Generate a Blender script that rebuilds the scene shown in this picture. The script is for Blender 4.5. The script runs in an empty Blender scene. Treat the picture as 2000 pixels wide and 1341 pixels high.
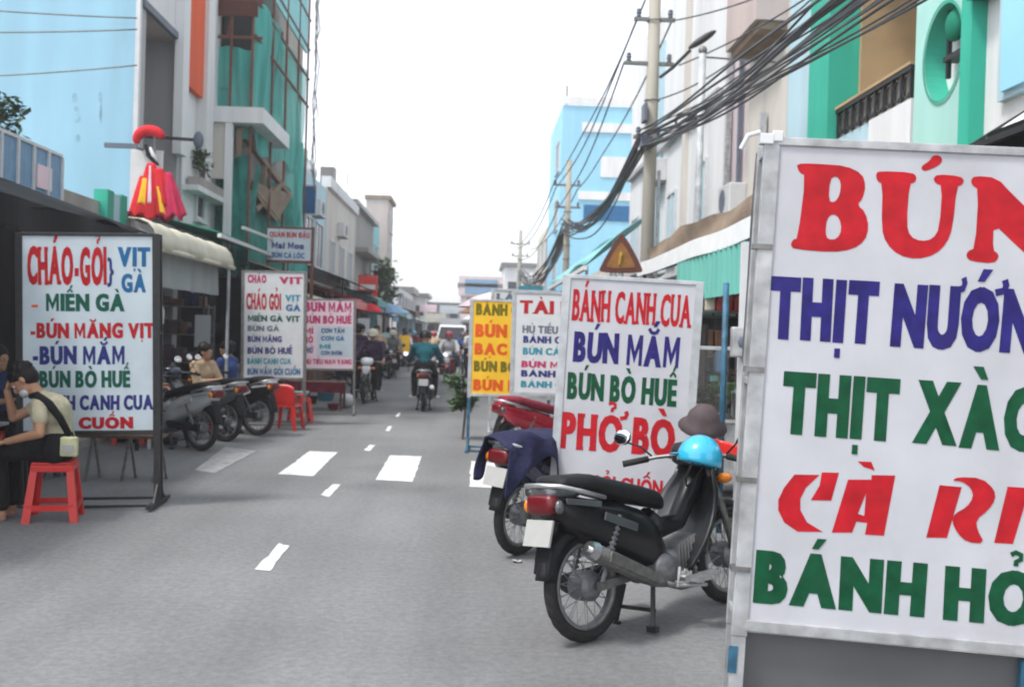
import bpy, bmesh, math, random, unicodedata
from math import sin, cos, pi, radians
from mathutils import Vector, Matrix, Euler
random.seed(7)
SC = bpy.context.scene
COL = SC.collection
# ------------------------------------------------------------------ camera, sky, sun, exposure
FPX, CAMZ = 1944.0, 1.54
CR = Matrix.Rotation(radians(-2.226), 3, 'Z') @ Matrix.Rotation(radians(90 - .538), 3, 'X') @ Matrix.Rotation(radians(1.7), 3, 'Z')
CP = Vector((0, 0, CAMZ))
cd = bpy.data.cameras.new('camera'); cam = bpy.data.objects.new('camera', cd); COL.objects.link(cam)
cam.matrix_world = Matrix.Translation(CP) @ CR.to_4x4()
cd.sensor_width = 36; cd.lens = 35.0; cd.clip_end = 2000; cd.clip_start = .05
cd.dof.use_dof = True; cd.dof.focus_distance = 4.2; cd.dof.aperture_fstop = 3.6
SC.camera = cam
world = bpy.data.worlds.new('World'); SC.world = world; world.use_nodes = True
wn = world.node_tree; bg = wn.nodes['Background']
sky = wn.nodes.new('ShaderNodeTexSky'); sky.sky_type = 'NISHITA'; sky.sun_disc = False
SUN_EL, SUN_AZ = 60, 240
sky.sun_elevation = radians(SUN_EL); sky.sun_rotation = radians(SUN_AZ)
sky.air_density = 1.0; sky.dust_density = 1.5; sky.ozone_density = 1.0
hs = wn.nodes.new('ShaderNodeHueSaturation'); hs.inputs['Saturation'].default_value = .22
wn.links.new(sky.outputs[0], hs.inputs['Color']); wn.links.new(hs.outputs[0], bg.inputs['Color'])
bg.inputs['Strength'].default_value = .12
sd = bpy.data.lights.new('sun', 'SUN'); sd.energy = 1.05; sd.angle = radians(10); sd.color = (1, .96, .9)
sun = bpy.data.objects.new('sun', sd); COL.objects.link(sun)
sun.rotation_euler = Vector((sin(radians(SUN_AZ)) * cos(radians(SUN_EL)), cos(radians(SUN_AZ)) * cos(radians(SUN_EL)), sin(radians(SUN_EL)))).to_track_quat('Z', 'Y').to_euler()
SC.view_settings.view_transform = 'Standard'; SC.view_settings.look = 'None'
SC.view_settings.exposure = 1.55; SC.view_settings.gamma = 1.0
SC.cycles.max_bounces = 6; SC.cycles.filter_width = 1.9

# ------------------------------------------------------------------ measuring: photo pixel -> a place in the street
def ray(px, py):
    return CR @ Vector(((px - 1000) / FPX, -(py - 670.5) / FPX, -1))
def at(px, py, Y):
    d = ray(px, py); return CP + d * (Y / d.y)
def atx(px, py, X):
    d = ray(px, py); return CP + d * (X / d.x)
def gnd(px, py, z=0.0):
    d = ray(px, py); return CP + d * ((z - CAMZ) / d.z)

# ------------------------------------------------------------------ materials
MATS = {}
def mat(name, col, rough=.6, metal=0, var=.12, scale=6, bump=0, bscale=60, coat=0, dirt=0, trans=0, emit=None, streak=False):
    if name in MATS: return MATS[name]
    m = bpy.data.materials.new(name); m.use_nodes = True; nt = m.node_tree
    p = nt.nodes['Principled BSDF']; p.inputs['Roughness'].default_value = rough; p.inputs['Metallic'].default_value = metal
    if name.split('_')[0] in ('paint', 'tarp', 'cloth', 'net', 'wall', 'sign', 'banner', 'cover', 'asphalt', 'cable', 'shirt', 'rubber', 'blackplastic', 'seat', 'hair'): p.inputs['Specular IOR Level'].default_value = .18
    tc = nt.nodes.new('ShaderNodeTexCoord'); mp = nt.nodes.new('ShaderNodeMapping')
    nt.links.new(tc.outputs['Object'], mp.inputs[0])
    if streak: mp.inputs['Scale'].default_value = (1, 1, .12)
    c = (*col, 1)
    nz = nt.nodes.new('ShaderNodeTexNoise'); nz.inputs['Scale'].default_value = scale; nz.inputs['Detail'].default_value = 5
    nt.links.new(mp.outputs[0], nz.inputs['Vector'])
    rp = nt.nodes.new('ShaderNodeValToRGB'); e = rp.color_ramp.elements
    e[0].position = .3; e[1].position = .72
    e[0].color = (*[max(0, x * (1 - var)) for x in col], 1); e[1].color = (*[min(1, x * (1 + var)) for x in col], 1)
    nt.links.new(nz.outputs['Fac'], rp.inputs[0]); out = rp.outputs[0]
    if dirt:
        n2 = nt.nodes.new('ShaderNodeTexNoise'); n2.inputs['Scale'].default_value = scale * .35; n2.inputs['Detail'].default_value = 8; n2.inputs['Roughness'].default_value = .7
        nt.links.new(mp.outputs[0], n2.inputs['Vector'])
        r2 = nt.nodes.new('ShaderNodeValToRGB'); r2.color_ramp.elements[0].position = .5; r2.color_ramp.elements[1].position = .72
        nt.links.new(n2.outputs['Fac'], r2.inputs[0])
        ml = nt.nodes.new('ShaderNodeMath'); ml.operation = 'MULTIPLY'; ml.inputs[1].default_value = dirt; nt.links.new(r2.outputs[0], ml.inputs[0])
        mx = nt.nodes.new('ShaderNodeMix'); mx.data_type = 'RGBA'; nt.links.new(ml.outputs[0], mx.inputs['Factor'])
        nt.links.new(out, mx.inputs[6]); mx.inputs[7].default_value = (.12, .1, .08, 1); out = mx.outputs[2]
    nt.links.new(out, p.inputs['Base Color'])
    if bump:
        n3 = nt.nodes.new('ShaderNodeTexNoise'); n3.inputs['Scale'].default_value = bscale; n3.inputs['Detail'].default_value = 4
        nt.links.new(tc.outputs['Object'], n3.inputs['Vector'])
        b = nt.nodes.new('ShaderNodeBump'); b.inputs['Strength'].default_value = bump; b.inputs['Distance'].default_value = .02
        nt.links.new(n3.outputs['Fac'], b.inputs['Height']); nt.links.new(b.outputs[0], p.inputs['Normal'])
    if coat: p.inputs['Coat Weight'].default_value = coat; p.inputs['Coat Roughness'].default_value = .08
    if trans: p.inputs['Transmission Weight'].default_value = trans
    if emit: p.inputs['Emission Color'].default_value = (*emit, 1); p.inputs['Emission Strength'].default_value = 1
    MATS[name] = m; return m
def M(n): return MATS[n]
for a in [
    ('sign_white', (.47, .475, .51), .45, 0, .09, 3, .12, 5, 0, .22), ('sign_bluewhite', (.52, .6, .65), .45, 0, .08, 3, .12, 5, 0, .2), ('sign_yellow', (.85, .5, .03), .45, 0, .08, 4),
    ('sign_pink', (.78, .6, .66), .5, 0, .06, 4),
    ('paint_red', (.42, .009, .017), .45, 0, .22, 16, 0, 5, 0, .06), ('paint_indigo', (.02, .015, .14), .45, 0, .3, 16, 0, 5, 0, .06), ('paint_green', (.003, .068, .028), .45, 0, .3, 16, 0, 5, 0, .06),
    ('paint_navy', (.025, .03, .17), .45), ('paint_blue', (.015, .12, .28), .45), ('paint_dkgreen', (.005, .09, .06), .45), ('paint_magenta', (.45, .03, .12), .5),
    ('paint_teal', (.03, .25, .33), .5), ('paint_olive', (.16, .13, .005), .5), ('paint_orange', (.7, .1, .01), .5), ('paint_grey', (.13, .15, .19), .5), ('paint_black', (.012, .012, .014), .5),
    ('galv', (.4, .41, .42), .5, .35, .3, 12, 0, 5, 0, .3), ('galv_dull', (.42, .44, .46), .6, .1, .25, 8), ('blackmetal', (.022, .022, .024), .5, .2, .3, 14), ('alu_dull', (.26, .26, .265), .5, .6, .25, 20), ('peelblue', (.02, .1, .17), .55, 0, .4, 20),
    ('rubber', (.028, .027, .027), .75, 0, .2, 30), ('tyredust', (.09, .085, .08), .85, 0, .3, 40), ('alu', (.55, .55, .56), .35, .8, .15, 20), ('chrome', (.62, .62, .63), .28, 1, .05, 20), ('steel_dirty', (.2, .195, .19), .45, .7, .3, 25),
    ('engine', (.16, .165, .175), .45, .5, .25, 30), ('blackplastic', (.015, .015, .017), .4, 0, .2, 20), ('seat', (.014, .014, .016), .55, 0, .2, 30),
    ('plate', (.38, .38, .37), .4, 0, .04, 20), ('lens_red', (.12, .004, .008), .3, 0, .1, 20), ('lens_clear', (.75, .77, .8), .1, 0, .05, 20), ('lens_amber', (.7, .2, .01), .2, 0, .1, 20), ('mirror', (.9, .9, .92), .06, 1, .02, 5),
    ('skin', (.42, .22, .13), .55, 0, .1, 12), ('skin_pale', (.55, .33, .23), .55, 0, .1, 12), ('hair', (.012, .01, .01), .5, 0, .3, 40), ('eye_white', (.6, .58, .55), .3), ('eye_dark', (.02, .012, .01), .2),
    ('plastic_red', (.62, .025, .02), .32, 0, .08, 8), ('wood', (.12, .06, .03), .6, 0, .3, 9), ('rust', (.16, .06, .04), .8, 0, .4, 18),
    ('leaf', (.055, .12, .03), .6, 0, .5, 3), ('leaf_dark', (.03, .075, .03), .6, 0, .5, 3), ('bark', (.13, .1, .075), .85, 0, .3, 20),
    ('glass_dark', (.03, .04, .05), .12, 0, .2, 4), ('frame_white', (.6, .61, .62), .5, 0, .06, 8), ('terracotta', (.3, .1, .05), .8, 0, .15, 10),
]: mat(*a)
mat('asphalt', (.19, .193, .198), .85, 0, .16, .45, .25, 170, dirt=.1)
def grit(m):
    nt = m.node_tree; p = nt.nodes['Principled BSDF']; src = p.inputs['Base Color'].links[0].from_socket
    tc = nt.nodes.new('ShaderNodeTexCoord'); v = nt.nodes.new('ShaderNodeTexVoronoi'); v.inputs['Scale'].default_value = 75; nt.links.new(tc.outputs['Object'], v.inputs['Vector'])
    n = nt.nodes.new('ShaderNodeTexNoise'); n.inputs['Scale'].default_value = 22; n.inputs['Detail'].default_value = 8; nt.links.new(tc.outputs['Object'], n.inputs['Vector'])
    r = nt.nodes.new('ShaderNodeValToRGB'); r.color_ramp.elements[0].color = (.9, .9, .9, 1); r.color_ramp.elements[1].color = (1.09, 1.09, 1.08, 1); r.color_ramp.elements[0].position = .35; r.color_ramp.elements[1].position = .65
    nt.links.new(n.outputs['Fac'], r.inputs[0])
    s = nt.nodes.new('ShaderNodeSeparateColor'); nt.links.new(v.outputs['Color'], s.inputs[0]); q = nt.nodes.new('ShaderNodeMapRange'); q.inputs['To Min'].default_value = .93; q.inputs['To Max'].default_value = 1.07; nt.links.new(s.outputs[0], q.inputs[0])
    m1 = nt.nodes.new('ShaderNodeMix'); m1.data_type = 'RGBA'; m1.blend_type = 'MULTIPLY'; m1.inputs['Factor'].default_value = 1; nt.links.new(src, m1.inputs[6]); nt.links.new(r.outputs[0], m1.inputs[7])
    m2 = nt.nodes.new('ShaderNodeVectorMath'); m2.operation = 'SCALE'; nt.links.new(m1.outputs[2], m2.inputs[0]); nt.links.new(q.outputs[0], m2.inputs['Scale']); nt.links.new(m2.outputs[0], p.inputs['Base Color'])
grit(MATS['asphalt'])
def wear(m):
    # tyre-polished lanes along the street and a few old patches
    nt = m.node_tree; p = nt.nodes['Principled BSDF']; src = p.inputs['Base Color'].links[0].from_socket
    tc = nt.nodes.new('ShaderNodeTexCoord'); mp = nt.nodes.new('ShaderNodeMapping'); mp.inputs['Scale'].default_value = (1.5, .07, 1); nt.links.new(tc.outputs['Object'], mp.inputs[0])
    w = nt.nodes.new('ShaderNodeTexNoise'); w.inputs['Scale'].default_value = .9; w.inputs['Detail'].default_value = 4; nt.links.new(mp.outputs[0], w.inputs['Vector'])
    q = nt.nodes.new('ShaderNodeMapRange'); q.inputs['From Min'].default_value = .35; q.inputs['From Max'].default_value = .65; q.inputs['To Min'].default_value = .86; q.inputs['To Max'].default_value = 1.08; nt.links.new(w.outputs['Fac'], q.inputs[0])
    v = nt.nodes.new('ShaderNodeTexVoronoi'); v.inputs['Scale'].default_value = .55; v.inputs['Randomness'].default_value = 1; n = nt.nodes.new('ShaderNodeTexNoise'); n.inputs['Scale'].default_value = 2; n.inputs['Detail'].default_value = 5; nt.links.new(tc.outputs['Object'], n.inputs['Vector'])
    ad = nt.nodes.new('ShaderNodeVectorMath'); ad.operation = 'MULTIPLY_ADD'; ad.inputs[1].default_value = (.5, .5, .5); nt.links.new(n.outputs['Color'], ad.inputs[0]); nt.links.new(tc.outputs['Object'], ad.inputs[2]); nt.links.new(ad.outputs[0], v.inputs['Vector'])
    r = nt.nodes.new('ShaderNodeMapRange'); r.inputs['From Min'].default_value = .05; r.inputs['From Max'].default_value = .34; r.inputs['To Min'].default_value = .72; r.inputs['To Max'].default_value = 1; nt.links.new(v.outputs['Distance'], r.inputs[0])
    mu = nt.nodes.new('ShaderNodeMath'); mu.operation = 'MULTIPLY'; nt.links.new(r.outputs[0], mu.inputs[0]); nt.links.new(q.outputs[0], mu.inputs[1])
    s = nt.nodes.new('ShaderNodeVectorMath'); s.operation = 'SCALE'; nt.links.new(src, s.inputs[0]); nt.links.new(mu.outputs[0], s.inputs['Scale']); nt.links.new(s.outputs[0], p.inputs['Base Color'])
wear(MATS['asphalt'])
mat('roadpaint', (.66, .67, .68), .75, 0, .14, 14, dirt=.5)
mat('roadpaint_worn', (.36, .36, .36), .8, 0, .25, 9, dirt=.3)
mat('pavement', (.24, .235, .225), .85, 0, .2, 3, .3, 120, dirt=.35)
mat('kerb', (.35, .34, .33), .8, 0, .2, 6, dirt=.3)
mat('wall_blue', (.3, .52, .65), .75, 0, .12, 1.6, dirt=.3, streak=True)
mat('wall_white', (.72, .73, .74), .75, 0, .08, 2, dirt=.3, streak=True)
mat('wall_cream', (.6, .57, .52), .75, 0, .1, 2, dirt=.3, streak=True)
mat('wall_grey', (.42, .42, .43), .8, 0, .12, 1.5, dirt=.25, streak=True)
mat('wall_pinkgrey', (.5, .42, .4), .8, 0, .1, 1.5, dirt=.2, streak=True)
mat('wall_pink', (.64, .55, .57), .75, 0, .08, 2, dirt=.28, streak=True)
mat('wall_paleblue', (.44, .62, .7), .75, 0, .08, 2, dirt=.22, streak=True)
mat('wall_paleturq', (.36, .62, .57), .7, 0, .08, 2, dirt=.2, streak=True)
mat('wall_green', (.04, .4, .29), .65, 0, .12, 3, dirt=.2, streak=True)
mat('wall_dkgreen', (.01, .2, .12), .6, 0, .1, 2)
mat('wall_skyblue', (.3, .6, .78), .7, 0, .07, 1.2, dirt=.15, streak=True)
mat('wall_orange', (.72, .11, .035), .7, 0, .16, 2.2, dirt=.1, streak=True)
mat('wall_tan', (.42, .3, .17), .8, 0, .15, 1.5, dirt=.2)
mat('wall_teal', (.25, .56, .58), .75, 0, .08, 1.5, dirt=.1)
mat('wall_dark', (.018, .015, .014), .85, 0, .4, 2)  # near-black base also puts shop shade into back walls, piers and openings
mat('concrete', (.34, .32, .29), .88, 0, .18, 2, .3, 40, dirt=.25, streak=True)
mat('pole_concrete', (.36, .34, .29), .85, 0, .15, 3, .2, 60, dirt=.2, streak=True)
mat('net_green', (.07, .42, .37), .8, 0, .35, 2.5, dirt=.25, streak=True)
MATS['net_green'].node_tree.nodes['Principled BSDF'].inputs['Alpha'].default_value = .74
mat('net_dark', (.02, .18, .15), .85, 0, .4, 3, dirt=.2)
mat('tarp_cream', (.6, .57, .46), .65, 0, .1, 3, dirt=.15)
mat('tarp_grey', (.36, .39, .4), .7, 0, .12, 3, dirt=.15, streak=True)
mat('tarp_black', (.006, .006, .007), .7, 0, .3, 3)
mat('tarp_teal', (.14, .42, .36), .6, 0, .12, 5, streak=True)
mat('tarp_white', (.74, .75, .75), .6, 0, .06, 4)
mat('tarp_brown', (.25, .19, .14), .8, 0, .25, 3)
mat('railing_blue', (.16, .3, .46), .6, 0, .12, 5)
mat('cable', (.085, .088, .095), .6, 0, .3, 3)
mat('cover_navy', (.02, .022, .06), .75, 0, .25, 6, .5, 25)
mat('sign_maroon', (.1, .035, .025), .5, 0, .15, 9); mat('sign_orange', (.22, .1, .03), .5, 0, .2, 9); mat('skirt_grey', (.1, .102, .108), .5, 0, .15, 3, dirt=.2)
mat('sign_dull', (.36, .22, .03)); mat('moto_charcoal', (.022, .023, .026), .35, .2, .2, 8, coat=.3); mat('cloth_purple', (.05, .03, .065), .85, 0, .2, 9); mat('hat_dark', (.07, .05, .055), .8, 0, .25, 9)
mat('helmet_blue', (.03, .4, .62), .15, 0, .04, 5, coat=.8)
mat('moto_black', (.007, .007, .009), .34, 0, .3, 9, coat=.16, dirt=.12)
MATS['moto_black'].node_tree.nodes['Principled BSDF'].inputs['Specular IOR Level'].default_value = .3
mat('moto_grey', (.1, .11, .12), .25, .3, .1, 5, coat=.6)
mat('moto_silver', (.58, .6, .61), .25, .3, .06, 5, coat=.6)
mat('moto_navy', (.02, .025, .06), .2, 0, .1, 5, coat=.7)
mat('moto_red', (.38, .012, .03), .2, 0, .1, 5, coat=.8)
mat('moto_white', (.75, .75, .76), .25, 0, .05, 5, coat=.6)
mat('car_white', (.76, .77, .79), .25, 0, .03, 4, coat=.8)
mat('car_glass', (.012, .014, .02), .08, 0, .1, 4)

# ------------------------------------------------------------------ objects
def tag(o, label=None, cat=None, group=None, kind=None):
    if label: o['label'] = label
    if cat: o['category'] = cat
    if group: o['group'] = group
    if kind: o['kind'] = kind
    return o
def empty(name, loc, label, cat, group=None, rot=(0, 0, 0), kind=None):
    o = bpy.data.objects.new(name, None); COL.objects.link(o); o.location = loc; o.rotation_euler = rot; o.empty_display_size = .2
    return tag(o, label, cat, group, kind)
class MB:
    def __init__(s): s.bm = bmesh.new()
    def box(s, x0, x1, y0, y1, z0, z1, R=None, c=None):
        vs = [Vector((x, y, z)) for x in (x0, x1) for y in (y0, y1) for z in (z0, z1)]
        if R is not None:
            c = c or Vector(((x0 + x1) / 2, (y0 + y1) / 2, (z0 + z1) / 2)); vs = [c + R @ (v - c) for v in vs]
        v = [s.bm.verts.new(p) for p in vs]
        for f in ((0, 1, 3, 2), (4, 6, 7, 5), (0, 4, 5, 1), (2, 3, 7, 6), (0, 2, 6, 4), (1, 5, 7, 3)): s.bm.faces.new([v[i] for i in f])
        return s
    def bar(s, p0, p1, w, h=None, up=(0, 0, 1)):
        p0, p1 = Vector(p0), Vector(p1); h = h or w; t = (p1 - p0).normalized(); up = Vector(up)
        if abs(t.dot(up)) > .98: up = Vector((1, 0, 0))
        a = t.cross(up).normalized() * w / 2; b = a.cross(t).normalized() * h / 2
        r = [[s.bm.verts.new(p + q) for q in (a + b, -a + b, -a - b, a - b)] for p in (p0, p1)]
        for i in range(4): s.bm.faces.new([r[0][i], r[0][(i + 1) % 4], r[1][(i + 1) % 4], r[1][i]])
        s.bm.faces.new(r[0][::-1]); s.bm.faces.new(r[1]); return s
    def rings(s, rs, closed=False, caps=True):
        R = [[s.bm.verts.new(p) for p in r] for r in rs]; n = len(R[0]); k = len(R)
        for i in range(k if closed else k - 1):
            a, b = R[i], R[(i + 1) % k]
            for j in range(n): s.bm.faces.new([a[j], a[(j + 1) % n], b[(j + 1) % n], b[j]])
        if caps and not closed: s.bm.faces.new(R[0][::-1]); s.bm.faces.new(R[-1])
        return s
    def tube(s, pts, r, n=8, closed=False):
        pts = [Vector(p) for p in pts]; k = len(pts); rr = r if isinstance(r, (list, tuple)) else [r] * k; rs = []; pa = None
        for i, p in enumerate(pts):
            if closed: t = pts[(i + 1) % k] - pts[i - 1]
            else: t = pts[min(i + 1, k - 1)] - pts[max(i - 1, 0)]
            t = t.normalized() if t.length > 1e-9 else Vector((0, 0, 1))
            if pa is None:
                u = Vector((0, 0, 1)) if abs(t.z) < .9 else Vector((1, 0, 0)); a = t.cross(u).normalized()
            else: a = (pa - t * pa.dot(t)).normalized()
            pa = a; b = t.cross(a)
            rs.append([p + (a * cos(2 * pi * j / n) + b * sin(2 * pi * j / n)) * rr[i] for j in range(n)])
        return s.rings(rs, closed)
    def ell(s, c, r, n=12, R=None):
        c = Vector(c); rs = []
        if not isinstance(r, (list, tuple)): r = (r, r, r)
        for i in range(1, n):
            a = pi * i / n; ring = []
            for j in range(n + 2):
                b = 2 * pi * j / (n + 2); v = Vector((r[0] * sin(a) * cos(b), r[1] * sin(a) * sin(b), -r[2] * cos(a)))
                ring.append(c + (R @ v if R is not None else v))
            rs.append(ring)
        return s.rings(rs)
    def cap(s, p0, p1, r0, r1, n=10):
        p0, p1 = Vector(p0), Vector(p1); L = (p1 - p0).length
        s.tube([p0, p0.lerp(p1, .5), p1], [r0, (r0 + r1) / 2, r1], n); s.ell(p0, r0, 8); s.ell(p1, r1, 8); return s
    def loft(s, secs, n=12, p=.75):
        # sections (x, zc, half width, half height): a body along x
        rs = []
        for (x, zc, hw, hh) in secs:
            ring = []
            for j in range(n):
                a = 2 * pi * j / n; cy, sz = cos(a), sin(a)
                ring.append(Vector((x, hw * math.copysign(abs(cy) ** p, cy), zc + hh * math.copysign(abs(sz) ** p, sz))))
            rs.append(ring)
        return s.rings(rs)
    def poly(s, pts): s.bm.faces.new([s.bm.verts.new(Vector(p)) for p in pts]); return s
    def grid(s, f, nu, nv):
        g = [[s.bm.verts.new(Vector(f(i / nu, j / nv))) for j in range(nv + 1)] for i in range(nu + 1)]
        for i in range(nu):
            for j in range(nv): s.bm.faces.new([g[i][j], g[i + 1][j], g[i + 1][j + 1], g[i][j + 1]])
        return s
    def lathe(s, prof, n=20, c=(0, 0, 0), R=None):
        c = Vector(c); rs = []
        for (r, z) in prof:
            ring = []
            for j in range(n):
                v = Vector((max(r, 1e-4) * cos(2 * pi * j / n), max(r, 1e-4) * sin(2 * pi * j / n), z)); ring.append(c + (R @ v if R is not None else v))
            rs.append(ring)
        return s.rings(rs)
    def build(s, name, m, parent=None, smooth=False, bevel=0, solid=0, remesh=0, smooth_it=0, subsurf=0, loc=None):
        me = bpy.data.meshes.new(name); bmesh.ops.recalc_face_normals(s.bm, faces=s.bm.faces[:]); s.bm.to_mesh(me); s.bm.free()
        o = bpy.data.objects.new(name, me); COL.objects.link(o)
        if remesh or solid or subsurf or smooth_it:
            if remesh:
                md = o.modifiers.new('r', 'REMESH'); md.mode = 'VOXEL'; md.voxel_size = remesh
            if smooth_it:
                md = o.modifiers.new('s', 'SMOOTH'); md.iterations = smooth_it; md.factor = .5
            if subsurf: md = o.modifiers.new('u', 'SUBSURF'); md.levels = md.render_levels = subsurf
            if solid: md = o.modifiers.new('k', 'SOLIDIFY'); md.thickness = solid; md.offset = 0
            dg = bpy.context.evaluated_depsgraph_get(); nm = bpy.data.meshes.new_from_object(o.evaluated_get(dg)); o.modifiers.clear(); o.data = nm; nm.name = name
        if bevel:
            md = o.modifiers.new('bevel', 'BEVEL'); md.width = bevel; md.segments = 2; md.limit_method = 'ANGLE'; md.angle_limit = radians(40)
        if smooth: o.data.polygons.foreach_set('use_smooth', [True] * len(o.data.polygons))
        o.data.materials.clear(); o.data.materials.append(m if not isinstance(m, str) else MATS[m])
        if parent is not None: o.parent = parent
        if loc is not None: o.location = loc
        return o
def bx(name, m, parent, *d, bevel=0): return MB().box(*d).build(name, m, parent, bevel=bevel)

# flat filled outline with holes, through a 2D curve
def filled(outlines, extrude=0.0):
    c = bpy.data.curves.new('o', 'CURVE'); c.dimensions = '2D'; c.fill_mode = 'BOTH'; c.extrude = extrude
    for pts in outlines:
        sp = c.splines.new('POLY'); sp.points.add(len(pts) - 1); sp.use_cyclic_u = True
        for i, p in enumerate(pts): sp.points[i].co = (p[0], p[1], 0, 1)
    o = bpy.data.objects.new('o', c); COL.objects.link(o)
    dg = bpy.context.evaluated_depsgraph_get(); m = bpy.data.meshes.new_from_object(o.evaluated_get(dg))
    v = [tuple(q.co) for q in m.vertices]; f = [tuple(q.vertices) for q in m.polygons]
    bpy.data.objects.remove(o); bpy.data.curves.remove(c); bpy.data.meshes.remove(m); return v, f
def chaikin(pts, it=1):
    for _ in range(it):
        q = []
        for i in range(len(pts)):
            a, b = pts[i], pts[(i + 1) % len(pts)]
            q += [(a[0] * .75 + b[0] * .25, a[1] * .75 + b[1] * .25), (a[0] * .25 + b[0] * .75, a[1] * .25 + b[1] * .75)]
        pts = q
    return pts
GL = {}
def glyph(ch, bold):
    k = (ch, bold)
    if k in GL: return GL[k]
    c = bpy.data.curves.new('t', 'FONT'); c.body = ch; c.offset = bold; c.resolution_u = 3
    o = bpy.data.objects.new('t', c); COL.objects.link(o)
    dg = bpy.context.evaluated_depsgraph_get(); m = bpy.data.meshes.new_from_object(o.evaluated_get(dg))
    v = [(q.co.x, q.co.y) for q in m.vertices]; f = [tuple(q.vertices) for q in m.polygons]
    if ch == 'M':
        v = [(x * .8, -bold + y * (.68 + 2 * bold)) for x, y in ((0, 0), (0, 1), (.22, 1), (.46, .46), (.7, 1), (.92, 1), (.92, 0), (.72, 0), (.72, .58), (.46, .06), (.2, .58), (.2, 0))]; f = [tuple(range(11, -1, -1))]
    bpy.data.objects.remove(o); bpy.data.curves.remove(c); bpy.data.meshes.remove(m)
    GL[k] = (v, f); return GL[k]
STEMS = {'B': ([.16], [.16]), 'N': ([.12, .88], [.12]), 'H': ([.14, .86], [.14, .86]), 'P': ([.16], [.16]), 'I': ([.5], [.5]), 'T': ([], [.5]), 'K': ([.15, .85], [.15, .88]), 'R': ([.16], [.16, .9]),
         'M': ([.1, .9], [.1, .9]), 'U': ([.13, .87], []), 'A': ([], [.08, .92]), 'E': ([.16], [.16])}
def band(P, t):
    L, R = [], []
    for i, p in enumerate(P):
        a, b = P[max(i - 1, 0)], P[min(i + 1, len(P) - 1)]; dx, dy = b[0] - a[0], b[1] - a[1]; q = math.hypot(dx, dy) or 1
        nx, ny = -dy / q * t / 2, dx / q * t / 2; L.append((p[0] + nx, p[1] + ny)); R.append((p[0] - nx, p[1] - ny))
    return L + R[::-1]
def marks(nfd, w, t):
    # Vietnamese tone and vowel marks, in units of the capital height, x from the letter's middle
    out = []; top = 1.09; two = any(c in nfd for c in '\u0302\u0306'); ox = 0
    if '\u0302' in nfd: out.append(band([(-.2, top), (0, top + .15), (.2, top)], t * .8)); 
    if '\u0306' in nfd: out.append(band([(-.18, top + .15), (-.1, top + .03), (0, top), (.1, top + .03), (.18, top + .15)], t * .8))
    y = top + (.2 if two else 0); ox = .06 if two else 0
    if '\u0301' in nfd: out.append([(ox - .09, y), (ox + .03, y), (ox + .17, y + .2), (ox + .0, y + .2)])
    if '\u0300' in nfd: out.append([(ox + .09, y), (ox - .03, y), (ox - .17, y + .2), (ox - .0, y + .2)])
    if '\u0309' in nfd: out.append(band([(-.1, y + .2), (-.02, y + .25), (.08, y + .21), (.08, y + .13), (.0, y + .08), (.0, y)], t * .6))
    if '\u0303' in nfd: out.append(band([(-.18, y), (-.08, y + .1), (.06, y + .02), (.18, y + .12)], t * .7))
    if '\u0323' in nfd: out.append([(-.08, -.24), (.08, -.24), (.08, -.09), (-.08, -.09)])
    if '\u031b' in nfd: out.append(band([(w / 2 - .08, .93), (w / 2 + .07, .97), (w / 2 + .1, 1.06), (w / 2 + .07, 1.14)], t * .75))
    return out
def lettering(panel, s, m, x0, x1, zt, zb, bold=.03, slab=False, shear=0, y=-.0012, fat=.035):
    # one line of sign painter's capitals fitted to a box on the panel's face
    hv, _ = glyph('H', bold); cy0 = min(p[1] for p in hv); cap = max(p[1] for p in hv) - cy0
    adv = []; x = 0; rn = random.Random(len(s) + int(1000 * abs(zt)))
    for ch in s:
        if ch == ' ': x += .3; continue
        nfd = unicodedata.normalize('NFD', ch); v, f = glyph(nfd[0], bold); a = min(p[0] for p in v); b = max(p[0] for p in v)
        k = 1.0
        adv.append((nfd, x, a, (b - a) * k, k)); x += (b - a) * k + .11
    tot = x - .11; sx = (x1 - x0) / tot; sz = (zt - zb) / cap; h = zt - zb
    V, F = [], []
    def add(pts, dy):
        n = len(V); V.extend((a, dy, b) for a, b in pts); F.append(tuple(range(n, n + len(pts))))
    for (nfd, xo, a, w, k) in adv:
        v, f = glyph(nfd[0], bold); jz = rn.uniform(-.012, .012) * h; js = rn.uniform(-.02, .02)
        for q, e in enumerate((0,) if nfd[0] in '-}' else ((0,) if nfd[0] == 'M' else (-fat, fat))):
            n = len(V)
            for p in v:
                zz = (p[1] - cy0) * sz; V.append((x0 + (xo + (p[0] - a) * k + e) * sx + zz * (shear + js), y - .0005 * q, zb + zz + jz))
            F += [tuple(i + n for i in r_) for r_ in f]
        cx = x0 + (xo + w / 2) * sx; wl = w * sx / h; mx = min(1, max(.55, wl / .62))
        for P in marks(nfd, wl / mx, .15): add([(cx + px * mx * h + pz * h * (shear + js), zb + pz * h + jz) for px, pz in P][::1], y - .0012)
        if slab and nfd[0] in STEMS:
            for st, lo, hi in ((STEMS[nfd[0]][0], .9, 1.0), (STEMS[nfd[0]][1], 0, .1)):
                for q in st:
                    c = x0 + (xo + q * w) * sx; hw = .2 * sx * max(w, .5)
                    add([(c - hw, zb + lo * h + jz), (c + hw, zb + lo * h + jz), (c + hw, zb + hi * h + jz), (c - hw, zb + hi * h + jz)], y - .0009)
    return flat('lettering', V, F, m, panel)
def flat(name, V, F, m, parent):
    me = bpy.data.meshes.new(name); me.from_pydata(V, [], F); me.update()
    o = bpy.data.objects.new(name, me); COL.objects.link(o); me.materials.append(MATS[m]); o.parent = parent; return o
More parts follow.
